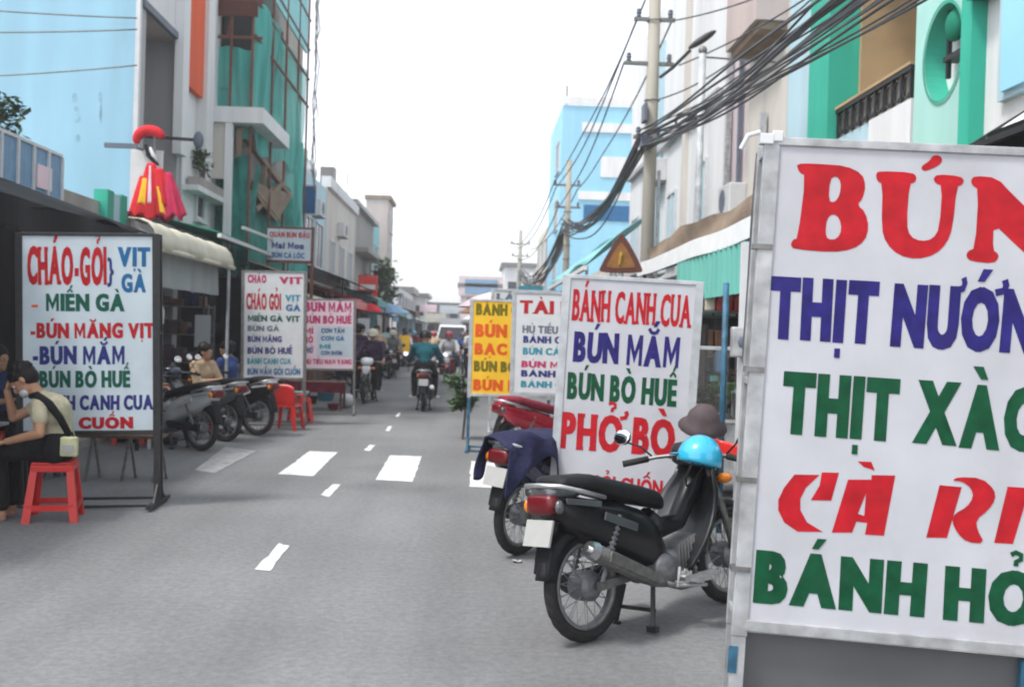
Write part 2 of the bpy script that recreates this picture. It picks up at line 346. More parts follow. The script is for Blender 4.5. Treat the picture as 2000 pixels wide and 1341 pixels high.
# ------------------------------------------------------------------ ground
def struct(o, label, cat): return tag(o, label, cat, kind='structure')
g = MB().grid(lambda u, v: (-250 + 500 * u, -40 + 440 * v, -.02), 4, 4).build('ground', 'pavement'); struct(g, 'pale dusty ground around the street blocks', 'ground')
road = MB().grid(lambda u, v: (-4.7 + 7.0 * u, -12 + 330 * v, 0), 2, 60).build('road', 'asphalt'); struct(road, 'grey asphalt street running between the market shops', 'road')
for nm, x0, x1 in (('pavement', -12, -4.82), ('pavement', 2.42, 12)):
    o = MB().box(x0, x1, -12, 318, -.1, .1).build(nm, 'pavement'); struct(o, 'worn concrete pavement in front of the %s shops' % ('left hand' if x0 < 0 else 'right hand'), 'pavement')
for x0, x1 in ((-4.818, -4.7), (2.3, 2.418)):
    k = MB()
    for i in range(160): k.box(x0, x1, -12 + i * 1.5 + .006, -12 + (i + 1) * 1.5 - .006, -.1, .11)
    struct(k.build('kerb', 'kerb', bevel=.01), 'concrete kerb stones along the %s pavement' % ('left' if x0 < 0 else 'right'), 'kerb')
def mark(name, pts, m='roadpaint', h=.004):
    # hand laid paint with a ragged edge
    P = [gnd(*p) for p in pts]; c = sum(P, Vector()) / len(P); out = []
    for i in range(len(P)):
        a, b = P[i], P[(i + 1) % len(P)]; n = max(2, int((b - a).length / .09))
        for k in range(n):
            q = a.lerp(b, k / n); d = (q - c).normalized(); q = q + d * random.uniform(-.02, .012); out.append((q.x, q.y))
    v, f = filled([out]); return flat(name, [(x, y, h) for x, y, _ in v], f, m, road)
mark('crosswalk_stripe', [(542, 926), (604, 881), (660, 883), (612, 930)])
mark('crosswalk_stripe', [(733, 937), (762, 889), (824, 891), (806, 941)])
mark('crosswalk_stripe', [(380, 918), (440, 872), (502, 880), (420, 924)], 'roadpaint_worn')
mark('crosswalk_stripe', [(917, 950), (920, 900), (985, 905), (1000, 955)])
for p in ([(496, 1113), (545, 1061), (565, 1066), (528, 1115)], [(627, 966), (650, 945), (666, 946), (643, 971)], [(710, 879), (722, 868), (734, 869), (722, 881)], [(752, 841), (759, 832), (766, 832), (760, 842)], [(772, 813), (778, 806), (783, 806), (778, 814)]):
    mark('lane_dash', p)
# ------------------------------------------------------------------ painted menu signs
def sign(label, pxl, pxr, pyt, pyb, Y, lines, face='sign_white', frame='galv_dull', t=.08, lean=0, rotz=0, legmat=None, post=.04, foot=.62, group='painted food menu signs standing in the street', backing=True):
    pc = (pxl + pxr) / 2; s = Y / FPX; c = at(pc, (pyt + pyb) / 2, Y); zt = at(pc, pyt, Y).z; zb = at(pc, pyb, Y).z; w = (pxr - pxl) * s
    ln = radians(lean); zc = (zt + zb) / 2
    root = empty('menu_sign', (c.x - zc * sin(ln), Y, 0), label, 'sign', group, rot=(0, ln, radians(rotz)))
    h = w / 2
    pan = MB().box(-h, h, 0, .012, zb, zt).build('panel', face, root)
    if backing: MB().box(-h, h, t - .012, t, zb, zt).build('back_panel', face, root)
    fr = MB()
    ys = (-.004, t - .012) if t > .06 else (-.004,)
    for y0 in ys:
        y1 = y0 + .024
        for sx in (-1, 1): fr.box(*sorted((sx * (h - .008), sx * (h + post))), y0 - .003, y1 - .002, zb - .05, zt + .012)
        fr.box(-h + .0, h, y0 - .005, y1 - .004, zt - .012, zt + .016); fr.box(-h, h, y0 - .005, y1 - .004, zb - .03, zb + .008)
    if t > .06:
        for sx in (-1, 1):
            for z in (zb + .02, zc, zt - .03): fr.box(*sorted((sx * (h + .004), sx * (h + post - .004))), .02, t - .014, z - .012, z + .012)
    fr.build('frame', frame, root, bevel=.003)
    for sx in (-1, 1):
        l = MB()
        for y0 in ys: l.box(*sorted((sx * (h - .004), sx * (h + post - .003))), y0 - .001, y0 + .02, .03, zb - .05)
        l.box(*sorted((sx * (h - .002), sx * (h + post - .006))), t / 2 - foot / 2, t / 2 + foot / 2, .002, .032)
        for sy in (-1, 1):
            l.bar((sx * (h + post / 2), t / 2 + sy * t * .55, .17), (sx * (h + post / 2), t / 2 + sy * (t * .5 + .13), .03), .014)
        l.build('leg', legmat or frame, root)
    l = MB().bar((-h, t / 2 - foot * .3, .016), (h, t / 2 - foot * .3, .016), .02).bar((-h, t / 2 + .02, .05), (h, t / 2 + .02, .05), .022)
    l.build('crossbar', legmat or frame, root)
    for L in lines:
        txt, a, b, y0, y1, m = L[:6]; kw = L[6] if len(L) > 6 else {}
        z0 = zt - (y0 - pyt) / (pyb - pyt) * (zt - zb); z1 = zt - (y1 - pyt) / (pyb - pyt) * (zt - zb)
        lettering(pan, txt, m, (a - pc) * s, (b - pc) * s, z0, z1, **kw)
    return root, pan, w, zt, zb, s
SL = dict(slab=True, bold=.035); BD = dict(bold=.04); FAT = dict(bold=.055)
# big sign on the right, lettered by hand
rootA, panA, wA, ztA, zbA, sA = sign('big white hand painted menu sign nearest the camera reading BÚN THỊT NƯỚNG', 1487, 2089, 290, 1240, 3.23, [], 'sign_white', 'galv', t=.15, lean=2.0, rotz=-8, legmat='galv', post=.045, foot=.7)
def locA(x, y, z):
    px, py = (1380 + x / 2.311, 220 + y / 2.311) if z == 4 else (1340 + x / 2.479, 800 + y / 2.479)
    v = (py - 277) / 945.0
    for _ in range(3):
        s = .042 + .06 * v; v = (py - 277 - (px - (1517 - 62 * v)) * s) / 945.0
    return (-wA / 2 + (px - (1517 - 62 * v)) / 592.0, ztA - v * (ztA - zbA))
def handletter(outs, z, m, it=1, dy=0):
    o2 = [[locA(x, y, z) for x, y in (chaikin(o, it) if it else o)] for o in outs]
    v, f = filled(o2)
    f = [q[::-1] if False else q for q in f]
    return flat('lettering', [(a, -.0012 - dy, b) for a, b, _ in v], f, m, panA)
handletter([[(402, 245), (402, 236), (425, 228), (520, 232), (620, 240), (690, 275), (706, 330), (692, 390), (668, 415), (705, 450), (720, 520), (702, 580), (650, 618), (560, 632), (390, 618), (372, 600), (385, 572), (405, 570), (440, 285), (412, 270)],
            [(548, 300), (575, 285), (597, 312), (592, 370), (570, 405), (542, 400)], [(535, 480), (560, 456), (590, 475), (600, 530), (580, 572), (538, 574), (528, 540)]], 4, 'paint_red')
handletter([[(750, 275), (765, 262), (910, 268), (930, 290), (920, 315), (897, 320), (885, 500), (900, 560), (950, 582), (1000, 570), (1028, 520), (1040, 328), (1010, 318), (1000, 295), (1020, 276), (1115, 284), (1135, 302), (1125, 325), (1103, 332), (1085, 520), (1060, 590), (1010, 642), (930, 664), (850, 645), (795, 590), (775, 520), (780, 322), (755, 308)]], 4, 'paint_red')
handletter([[(948, 240), (985, 215), (998, 190), (1030, 190), (1042, 215), (1020, 240), (970, 262), (952, 258)]], 4, 'paint_red')
handletter([[(1163, 300), (1180, 283), (1275, 290), (1340, 365), (1455, 480), (1462, 345), (1430, 332), (1420, 308), (1440, 296), (1550, 303), (1562, 318), (1550, 342), (1524, 348), (1512, 705), (1470, 705), (1350, 590), (1262, 500), (1258, 620), (1280, 635), (1284, 655), (1262, 682), (1165, 672), (1143, 652), (1150, 625), (1182, 612), (1197, 345), (1168, 325)]], 4, 'paint_red')
def lineA(txt, u0, u1, v0, v1, m, **k):
    H = ztA - zbA; lettering(panA, txt, m, -wA / 2 + u0, -wA / 2 + u1, ztA - v0 * H, ztA - v1 * H, **k)
lineA('THỊT NƯỚNG', .015, .965, .277, .407, 'paint_indigo', bold=.045)
lineA('THỊT XÀO', .075, .905, .474, .604, 'paint_green', bold=.05)
lineA('BÁNH HỎI', .025, .975, .848, .959, 'paint_green', bold=.05)
for outs in ([[(520, 326), (640, 328), (575, 390), (548, 445), (548, 500), (580, 560), (655, 608), (535, 606), (470, 560), (442, 500), (442, 450), (470, 390)]], [[(650, 316), (732, 318), (695, 455), (598, 452), (640, 380)]],
             [[(775, 352), (885, 352), (886, 330), (998, 332), (945, 628), (855, 622), (866, 565), (815, 558), (795, 612), (698, 612)], [(860, 420), (852, 530), (822, 520)]], [[(820, 262), (885, 265), (902, 308), (850, 290)]],
             [[(1205, 380), (1308, 390), (1240, 640), (1143, 638)]], [[(1520, 388), (1622, 395), (1545, 670), (1458, 665)]]):
    handletter(outs, 5, 'paint_red', 0)
handletter([[(1262, 358), (1290, 340), (1400, 345), (1458, 400), (1464, 450), (1430, 505), (1375, 550), (1380, 600), (1415, 668), (1335, 662), (1290, 620), (1262, 560), (1275, 520), (1330, 490), (1362, 440), (1352, 395), (1310, 362)]], 5, 'paint_red', 1, .0006)
# flaking paint and fittings of the big sign
hA = wA / 2
for z0, z1 in ((.02, .12), (.2, .33), (.41, .5)): bx('flaking_paint', 'peelblue', rootA, -hA - .05, -hA - .02, -.0085, -.0045, z0, z1)
for z in (.75, 1.05, 1.42, 1.83): bx('wire_tie', 'steel_dirty', rootA, -hA - .06, -hA + .004, -.012, .03, z, z + .018)
bx('lower_panel', 'skirt_grey', rootA, -hA + .004, hA - .004, .05, .056, .05, zbA - .05)
bx('inner_leg', 'peelblue', rootA, -hA + .9, -hA + .95, .02, .048, .01, zbA - .052)
l = MB().box(-hA - .06, -hA - .015, -.014, .03, ztA - .01, ztA + .025).box(-hA - .02, -hA + .015, -.012, .012, ztA + .0, ztA + .036).tube([(-hA - .06, 0, ztA + .03), (-hA - .1, -.01, ztA + .015), (-hA - .12, 0, ztA - .03)], .009)
l.build('corner_clamp', 'frame_white', rootA, bevel=.006)
# the others
sign('white menu sign headed BÁNH CANH CUA in red, behind the black motorbike', 1098, 1345, 546, 985, 6.85,
     [('BÁNH CANH CUA', 1107, 1337, 570, 632, 'paint_red', dict(slab=True, bold=.02)), ('BÚN MẮM', 1115, 1320, 652, 712, 'paint_indigo', BD), ('BÚN BÒ HUẾ', 1108, 1320, 733, 786, 'paint_green', BD),
      ('PHỞ BÒ', 1100, 1322, 812, 884, 'paint_red', SL), ('GỎI CUỐN', 1165, 1305, 931, 962, 'paint_red', dict(bold=.02))], 'sign_white', 'galv_dull', t=.09, lean=2.0, rotz=-11, post=.05)
sign('tall white menu sign headed TÀI KÝ in red, half hidden behind another sign', 1004, 1172, 573, 768, 12.0,
     [('TÀI KÝ', 1014, 1150, 588, 614, 'paint_red', SL), ('HỦ TIẾU BÒ', 1020, 1120, 637, 652, 'paint_grey', BD), ('BÁNH CANH', 1022, 1140, 657, 671, 'paint_navy', BD), ('BÚN CÁ LÓC', 1022, 1140, 680, 694, 'paint_teal', BD),
      ('BÚN MẮM', 1020, 1130, 706, 719, 'paint_magenta', BD), ('BÁNH CÁ', 1020, 1130, 724, 737, 'paint_navy', BD), ('BÁNH CANH', 1020, 1150, 745, 758, 'paint_teal', BD)], 'frame_white', 'galv_dull', t=.08, lean=0, rotz=-4)
sign('yellow menu sign with red and olive lettering on thin blue legs', 921, 1072, 588, 771, 13.0,
     [('BÁNH CANH', 928, 1060, 594, 617, 'paint_olive', FAT), ('BÚN NEM', 928, 1060, 634, 660, 'paint_orange', FAT), ('BẠC LIÊU', 928, 1060, 671, 694, 'paint_orange', FAT), ('BÚN BÒ HUẾ', 927, 1060, 706, 727, 'paint_olive', FAT), ('BÚN MẮM', 927, 1058, 742, 764, 'paint_orange', FAT)],
     'sign_yellow', 'galv_dull', t=.05, lean=0, rotz=-3, legmat='peelblue')
sign('white menu sign reading LẨU, showing only its top above the yellow sign', 962, 1080, 568, 740, 15.5, [('LẨU BÒ', 968, 1070, 574, 588, 'paint_grey', FAT)], 'frame_white', 'galv_dull', t=.05, rotz=0)
sign('large white menu sign headed CHÁO-GỎI on a black steel stand', 50, 295, 458, 842, 8.45,
     [('CHÁO-GỎI', 61, 207, 482, 556, 'paint_red', SL), ('}', 209, 221, 505, 548, 'paint_navy', dict(bold=.03)), ('VỊT', 229, 288, 482, 520, 'paint_blue', BD), ('GÀ', 236, 280, 534, 570, 'paint_blue', BD), ('-', 68, 80, 583, 605, 'paint_orange', BD), ('MIẾN GÀ', 95, 240, 573, 607, 'paint_dkgreen', BD),
      ('-BÚN MĂNG VỊT', 66, 296, 630, 660, 'paint_red', BD), ('-BÚN MẮM', 70, 240, 675, 711, 'paint_navy', BD), ('-BÚN BÒ HUẾ', 72, 250, 723, 756, 'paint_dkgreen', BD), ('BÁNH CANH CUA', 78, 293, 771, 800, 'paint_navy', BD), ('GỎI CUỐN', 82, 255, 814, 837, 'paint_red', FAT)],
     'sign_bluewhite', 'blackmetal', t=.09, lean=-1.7, rotz=3, post=.05)
sign('white menu sign with two red words and six short lines of blue and green', 478, 592, 531, 738, 15.8,
     [('CHÁO', 485, 520, 537, 553, 'paint_magenta', FAT), ('VỊT', 545, 588, 540, 554, 'paint_magenta', BD), ('CHÁO GỎI', 483, 548, 573, 605, 'paint_red', SL), ('VỊT', 556, 585, 575, 588, 'paint_teal', BD), ('GÀ', 558, 585, 594, 607, 'paint_blue', BD), ('MIẾN GÀ VỊT', 486, 584, 616, 628, 'paint_dkgreen', BD),
      ('BÚN GÀ', 486, 545, 636, 647, 'paint_grey', BD), ('BÚN MĂNG', 486, 550, 656, 668, 'paint_navy', BD), ('BÚN BÒ HUẾ', 486, 570, 678, 691, 'paint_navy', BD), ('BÁNH CANH CUA', 486, 568, 699, 711, 'paint_teal', BD), ('BÚN MẮM GỎI CUỐN', 486, 586, 719, 732, 'paint_blue', BD)],
     'frame_white', 'steel_dirty', t=.07, lean=-1, rotz=5)
rH = sign('pinkish menu sign headed BÚN MẮM with a pale blue box of smaller lines', 594, 690, 585, 720, 18.0,
     [('BÚN MẮM', 596, 685, 590, 609, 'paint_magenta', FAT), ('BÚN BÒ HUẾ', 596, 685, 616, 632, 'paint_magenta', FAT), ('MÌ', 597, 612, 640, 652, 'paint_magenta', BD), ('BÒ', 597, 612, 657, 670, 'paint_magenta', BD), ('PHỞ', 597, 612, 678, 690, 'paint_navy', BD), ('HỦ TIẾU NAM VANG', 597, 686, 701, 711, 'paint_magenta', BD)],
     'sign_pink', 'steel_dirty', t=.06, lean=-1, rotz=4)
pan = rH[1]; s = rH[5]; pc = 642; z = lambda py: rH[3] - (py - 585) / 135 * (rH[3] - rH[4])
o = flat('menu_box', [((620 - pc) * s, -.0009, z(697)), ((688 - pc) * s, -.0009, z(697)), ((688 - pc) * s, -.0009, z(637)), ((620 - pc) * s, -.0009, z(637))], [(0, 1, 2, 3)], 'sign_bluewhite', pan)
for txt, a, b, y0, y1, m in (('CƠM TẤM', 628, 672, 641, 650, 'paint_navy'), ('CƠM GÀ', 628, 672, 656, 665, 'paint_blue'), ('MÌ', 625, 645, 672, 681, 'paint_teal'), ('CƠM SƯỜN', 628, 668, 685, 693, 'paint_navy')):
    lettering(pan, txt, m, (a - pc) * s, (b - pc) * s, z(y0), z(y1), bold=.04, y=-.0022)
# high sign on a post
Y = 20; c = at(562, 478, Y); s = Y / FPX
r = empty('pole_sign', (at(606, 600, Y).x, Y, 0), 'small white shop sign held high on a brown steel post', 'sign')
lx = lambda px: (px - 606) * s
zt, zb = at(562, 447, Y).z, at(562, 508, Y).z
pn = MB().box(lx(520), lx(604), .0, .05, zb, zt).build('panel', 'sign_bluewhite', r)
MB().box(lx(604) + .004, lx(604) + .06, -.01, .05, .0, zt + .05).box(lx(518), lx(604), -.01, .06, zt + .002, zt + .04).build('post', 'rust', r)
MB().box(lx(518), lx(604), .0, .05, zb - .06, zb - .002).bar((lx(560), .02, zb - .06), (lx(560), .02, .6), .04).build('bracket', 'rust', r)
for txt, a, b, y0, y1, m in (('QUÁN BÚN ĐẬU', 524, 601, 453, 464, 'paint_red'), ('Mai Mon', 529, 590, 473, 486, 'paint_navy'), ('BÚN CÁ LÓC', 529, 592, 493, 504, 'paint_blue')):
    lettering(pn, txt, m, lx(a), lx(b), zt - (y0 - 447) / 61 * (zt - zb), zt - (y1 - 447) / 61 * (zt - zb), bold=.04)
# traffic warning triangle
p = at(1213, 505, 12.6)
r = empty('warning_sign', (p.x, p.y, 0), 'red bordered triangular warning sign above the white menu sign', 'traffic sign', rot=(0, 0, radians(-18)))
def tri(h):
    T = [(-h * .577, -h / 3), (h * .577, -h / 3), (0, h * 2 / 3)]; out = []
    for i in range(3):
        for j in (i - 1, (i + 1) % 3): out.append((T[i][0] * .9 + T[j][0] * .1, T[i][1] * .9 + T[j][1] * .1))
    return out
def tripart(name, h, y, th, m):
    b = MB(); q = chaikin(tri(h), 1); b.rings([[(a, y, p.z + z_) for a, z_ in q], [(a, y + th, p.z + z_) for a, z_ in q]]); return b.build(name, m, r)
tripart('plate', .55, 0, .012, 'rust'); tripart('border', .54, -.006, .004, 'sign_maroon'); tripart('face', .36, -.012, .004, 'sign_orange')
MB().ell((0, -.014, p.z + .06), (.025, .004, .025), 8).cap((-.01, -.014, p.z - .07), (0, -.014, p.z + .03), .02, .025, 6).build('symbol', 'sign_dull', r)
MB().tube([(0, .03, 0), (0, .03, p.z + .2)], .03).build('post', 'galv_dull', r)
# ------------------------------------------------------------------ buildings
def fY(px, X, py=130): # depth along the street where a pixel column meets a facade plane
    return atx(px, py, X).y
def fz(px, py, X): return atx(px, py, X).z
def bld(label, X, y0, y1, z1, m, depth=6, gf=3.0, name='shop_house', back='wall_dark', pier=None):
    if X < 0 and y0 < 40: pier = pier or 'wall_dark'  # left piers coloured near-black to carry the gloom under the awnings
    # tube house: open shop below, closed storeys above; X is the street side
    s = 1 if X > 0 else -1
    r = empty(name, (X, y0, 0), label, 'building', None)
    def B(nm, mm, a, b, c, d, e, f, bevel=0): return bx(nm, mm, r, *sorted((s * a, s * b)), c, d, e, f, bevel=bevel)
    L = y1 - y0
    B('wall', m, 0, depth, 0, L, gf, z1)
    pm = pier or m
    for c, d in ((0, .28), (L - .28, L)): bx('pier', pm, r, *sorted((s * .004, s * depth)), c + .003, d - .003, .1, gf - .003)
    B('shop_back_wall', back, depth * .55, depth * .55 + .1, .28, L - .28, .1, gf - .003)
    return r, B, s
def win(r, s, y0, y1, z0, z1, pane='glass_dark', frame='frame_white', n=2, sill=True):
    f = MB(); t = .06
    X = lambda a, b: sorted((-s * a, -s * b))
    for a, b in ((y0, y0 + t), (y1 - t, y1)): f.box(*X(.0, .06), a, b, z0, z1)
    for a, b in ((z0, z0 + t), (z1 - t, z1)): f.box(*X(.0, .058), y0 + t, y1 - t, a, b)
    for i in range(1, n):
        c = y0 + (y1 - y0) * i / n; f.box(*X(.0, .05), c - .025, c + .025, z0 + t, z1 - t)
    o = f.build('window', frame, r)
    MB().box(*X(.003, .02), y0 + t, y1 - t, z0 + t, z1 - t).build('pane', pane, o)
    if sill: MB().box(*X(.0, .12), y0 - .05, y1 + .05, z0 - .06, z0 - .003).build('sill', frame, o)
    return o
def balcony(r, s, y0, y1, z, out=.9, m='wall_white', rail='blackmetal', h=.9):
    X = lambda a, b: sorted((-s * a, -s * b))
    o = MB().box(*X(.0, out), y0, y1, z - .14, z).build('balcony', m, r)
    b = MB(); e = -s * (out - .04)
    b.bar((e, y0 + .03, z + h), (e, y1 - .03, z + h), .04); b.bar((e, y0 + .03, z + .08), (e, y1 - .03, z + .08), .03)
    for yy in (y0 + .03, y1 - .03): b.bar((0, yy, z + h), (e, yy, z + h), .04); b.bar((0, yy, z + .08), (e, yy, z + .08), .03)
    n = int((y1 - y0) / .14)
    for i in range(n + 1):
        yy = y0 + .03 + (y1 - y0 - .06) * i / n; b.bar((e, yy, z), (e, yy, z + h), .018)
    b.build('railing', rail, o); return o
# ---- left row
XL = -5.5
# terrace house nearest on the left
r, B, s = bld('low dark shop house with a blue railed roof terrace at far left', XL, 3.0, 16.2, 3.02, 'wall_grey', gf=2.75, pier='wall_dark')  # pier colour carries the shade of the stall
y0 = .6; y1 = fY(117, XL, 330) - 3
f = MB(); zt, zb = 3.72, 3.06
for i in range(100):
    a = y0 + (y1 - y0) * i / 100; f.box(-.03 if i % 2 else -.012, .02, a, a + (y1 - y0) / 100 - .004, zb, zt - .04)
f.build('terrace_railing', 'railing_blue', r)
f = MB().box(-.05, .04, y0, y1, zt - .038, zt)
for i in range(24): a = y0 + (y1 - y0) * i / 23; f.box(.022, .05, a - .02, a + .02, zb, zt - .04)
f.build('railing_frame', 'frame_white', r)
pz = atx(88, 350, XL - -.04); MB().box(.024, .045, pz.y - 3 - .22, pz.y - 3 + .2, pz.z - .13, pz.z + .16).build('notice', 'sign_pink', r)
bx('parapet', 'concrete', r, -3, -.02, y1 + .02, 13.2, 3.023, 3.3)
for px, w in ((203, .13), (230, .13)): a = fY(px, XL, 400) - 3; bx('terrace_post', 'wall_green', r, -.1, .1, a - w, a + w, 2.9, 3.48)
a = fY(217, XL, 400) - 3; bx('terrace_pillar', 'wall_paleblue', r, -.08, .08, a - .16, a + .16, 2.9, 3.46)
# house with the blue party wall
r, B, s = bld('tall house with a sky blue party wall and an open grey porch', XL, 16.3, 18.7, 11.0, 'wall_white', depth=11, gf=6.72, pier='wall_grey')
bx('party_wall', 'wall_blue', r, -11, -.06, -.06, -.002, 0, 11.2)
bx('corner_trim', 'frame_white', r, -.058, .012, -.062, .03, 0, 11.3)
bx('porch_back_wall', 'wall_grey', r, -3, -1.6, .29, 2.1, 3.1, 6.715); bx('porch_floor', 'concrete', r, -1.6, .05, .02, 2.38, 2.95, 3.08)
bx('porch_side_wall', 'wall_grey', r, -3.0, .02, 2.3, 2.39, 3.082, 6.715); bx('soffit', 'wall_pinkgrey', r, -1.6, -.02, .29, 2.29, 6.66, 6.716); bx('soffit_edge', 'paint_grey', r, -.02, .06, .03, 2.36, 6.64, 6.76)
f = MB()
for zz in (5.5, 4.9): f.box(-1.6, .0, 2.24, 2.298, zz, zz + .07)
for xx in (-.45, -.15): f.box(xx, xx + .07, 2.25, 2.297, 3.1, 6.6)
f.bar((-1.2, 2.28, 6.1), (-.2, 2.28, 5.55), .05); f.build('wall_moulding', 'concrete', r)
bx('signboard', 'frame_white', r, -.05, .45, -.16, -.1, 2.9, 4.3)
# orange and white house
r, B, s = bld('narrow white house with a tall orange painted band', XL, 18.7, 21.2, 11.0, 'wall_white')
a0, a1 = fY(366, XL + .12) - 18.7, fY(398, XL + .12) - 18.7
bx('painted_band', 'wall_orange', r, .002, .12, a0, a1, fz(380, 188, XL), 11)
bx('band_border', 'wall_white', r, .002, .2, a1 + .004, a1 + .5, 4.6, 11); bx('band_border', 'wall_white', r, .002, .16, a0 - .38, a0 - .004, 4.6, 11)
win(r, -1, .9, 1.5, 3.6, 4.7, n=1); bx('ledge', 'wall_white', r, .0, .3, .1, 2.4, 4.05, 4.15)
bx('planter', 'concrete', r, .04, .28, .3, 2.2, 4.153, 4.33)
# house under green netting: scaffold stands .7 m proud of the wall
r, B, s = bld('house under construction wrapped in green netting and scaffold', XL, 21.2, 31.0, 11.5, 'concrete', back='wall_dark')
SX = .72
def net(P0, P1, za, zb_, m='net_green', seed=0, amp=.05):
    rn = random.Random(seed); ph = [rn.uniform(0, 6) for _ in range(8)]; P0, P1 = Vector((*P0, 0)), Vector((*P1, 0)); d = P1 - P0; nn = Vector((d.y, -d.x, 0)).normalized()
    def f(u, v):
        w = amp * (sin(9 * u + ph[0] + 2 * v) + .6 * sin(21 * u + ph[1] - 3 * v) + .5 * sin(6 * v + ph[2] + 4 * u))
        q = P0 + d * u + nn * w; return (q.x, q.y, za + (zb_ - za) * v - .12 * sin(7 * u + ph[3]) * (1 if v > .5 else .4) - .05 * sin(23 * u + ph[4]) * v)
    return MB().grid(f, 50, 40).build('safety_net', m, r, smooth=True)
zt1 = at(450, 92, 21).z; zb1 = at(450, 262, 21).z
net((-.25, -.12), (SX, -.12), zt1, zb1, seed=1); net((SX, -.1), (SX, 6.0), 8.5, 5.4, seed=2, amp=.08)
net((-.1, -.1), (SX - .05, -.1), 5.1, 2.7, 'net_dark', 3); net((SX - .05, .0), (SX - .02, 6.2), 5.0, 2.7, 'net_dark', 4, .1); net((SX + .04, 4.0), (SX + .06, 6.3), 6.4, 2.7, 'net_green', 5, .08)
bx('top_sheet', 'wall_teal', r, SX + .02, SX + .06, 1.2, 6.0, 8.95, 11)
bx('opening_shade', 'wall_dark', r, .01, .05, .1, 6.4, 7.3, 9.6); bx('side_opening_shade', 'wall_dark', r, -1.5, -.1, -.05, -.004, 7.3, 9.7)  # dark slabs on the wall stand in for the shaded inside of openings
zs = at(470, 245, 21).z
bx('balcony', 'wall_white', r, -.3, 1.05, -.5, 2.4, zs, zs + .32); bx('balcony_wall', 'wall_cream', r, -.35, .3, -.4, -.32, zs - 1.15, zs - .003)
bx('balcony_column', 'wall_white', r, .28, .42, -.48, -.34, 2.9, zs - .003)
f = MB()
for x, y in ((-.2, -.16), (.28, -.16), (SX, -.16), (SX + .06, 1.6), (SX + .06, 3.2), (SX + .06, 4.8), (SX + .06, 6.2)): f.tube([(x, y, 2.8), (x, y, 11.5)], .03, 6)
for z in (7.55, 8.3, 9.1, 9.9): f.tube([(-.6, -.16, z), (SX + .2, -.16, z)], .035, 6); f.tube([(SX + .06, -.2, z + .05), (SX + .06, 6.4, z + .05)], .035, 6)
for k in range(3): f.bar((-.4 + .3 * k, -.1, 7.6), (-.2 + .3 * k, -.05, 9.2), .06)
f.build('scaffold', 'rust', r)
bx('red_beam', 'sign_maroon', r, -.4, SX + .1, -.22, -.17, at(460, 32, 21).z, at(460, 2, 21).z)
f = MB()
z0 = zs - .1
for p0, p1 in (((.5, -.2, z0), (.95, 3.2, z0 - .9)), ((.95, 3.2, z0 - .9), (.45, 0.1, z0 - 1.0)), ((.5, -.2, z0), (.45, .1, z0 - 1.0)), ((.7, 1.4, z0 - .4), (.65, 1.5, z0 - 1.2)), ((.9, 2.4, z0 - .7), (.6, 1.0, z0 - 1.5)), ((.6, .3, z0 - 1.0), (.8, 2.6, z0 - 1.5))): f.bar(p0, p1, .11)
f.build('timber_brace', 'tarp_brown', r)
MB().poly([(.62, .2, z0 - 1.0), (.98, 3.1, z0 - .95), (.8, 2.4, z0 - 1.6), (.7, 1.2, z0 - 1.35)]).build('torn_board', 'tarp_brown', r, solid=.03)
rn = random.Random(5)
for k in range(4):
    x0 = SX + rn.uniform(.1, .3); y_ = 6.4 + .2 * k; MB().tube([(x0 + .05 * sin(3 * t + k), y_ + .1 * sin(5 * t + k), 11 - t * rn.uniform(.5, .6)) for t in range(11)], .014, 5).build('loose_rope', 'steel_dirty', r)
# farther houses on the left
r, B, s = bld('pale teal house with a blue hanging shop board', XL, 31.1, 36.5, 6.6, 'wall_paleblue')
win(r, -1, 1, 2.4, 3.6, 5.2); win(r, -1, 3.2, 4.6, 3.6, 5.2); p = at(592, 390, 31.0)
bx('shop_board', 'paint_blue', r, .1, .5, -.1, 0.0, p.z - .42, p.z + .42); bx('board_frame', 'frame_white', r, .06, .54, -.09, -.02, p.z - .47, p.z + .47)
r, B, s = bld('off white three storey house with shuttered windows', XL, 36.6, 45.5, 6.7, 'wall_cream')
for i in range(3): win(r, -1, 1 + i * 2.7, 2.3 + i * 2.7, 3.5, 4.9, 'tarp_grey')
bx('parapet', 'wall_white', r, -.2, .15, 0, 8.9, 6.703, 7.1); bx('water_tank_stand', 'steel_dirty', r, -1.2, -.6, 6, 6.6, 6.71, 8.4)
r, B, s = bld('bare grey concrete house with a brown shuttered window on its side wall', -5.75, 46, 56, 7.3, 'concrete', depth=8)
p0, p1 = at(668, 530, 46), at(686, 482, 46)
f = bx('window', 'tarp_brown', r, p0.x + 5.75, p1.x + 5.75, -.05, -.002, p0.z, p1.z); bx('lintel', 'concrete', r, p0.x + 5.65, p1.x + 5.85, -.12, -.002, p1.z + .003, p1.z + .14)
bx('roof_edge', 'steel_dirty', r, -3, .3, -.2, 10, 7.303, 7.5); bx('balcony', 'concrete', r, 0, .7, 1, 9, 5.2, 5.4)
r, B, s = bld('slim pale turquoise house with a tall window strip', -6.0, 56.2, 62, 8.0, 'wall_teal')
win(r, -1, .6, 2, 4.2, 6.6, 'glass_dark', 'wall_paleblue'); win(r, -1, 3, 4.6, 4.2, 6.6)
r, B, s = bld('narrow tall pinkish tower house rising above its neighbours', -5.7, 64, 68, 9.9, 'wall_pinkgrey', depth=1.4)
for zz in (4, 6, 8): win(r, -1, 1.2, 3.4, zz, zz + 1.2)
bx('roof_slab', 'tarp_brown', r, -1.5, .2, -.1, 4.1, 9.903, 10.15)
r, B, s = bld('low whitewashed shop row far down on the left', -5.4, 70, 88, 4.6, 'wall_white')
for i in range(5): win(r, -1, 1 + i * 3.4, 3 + i * 3.4, 3.3, 4.2)
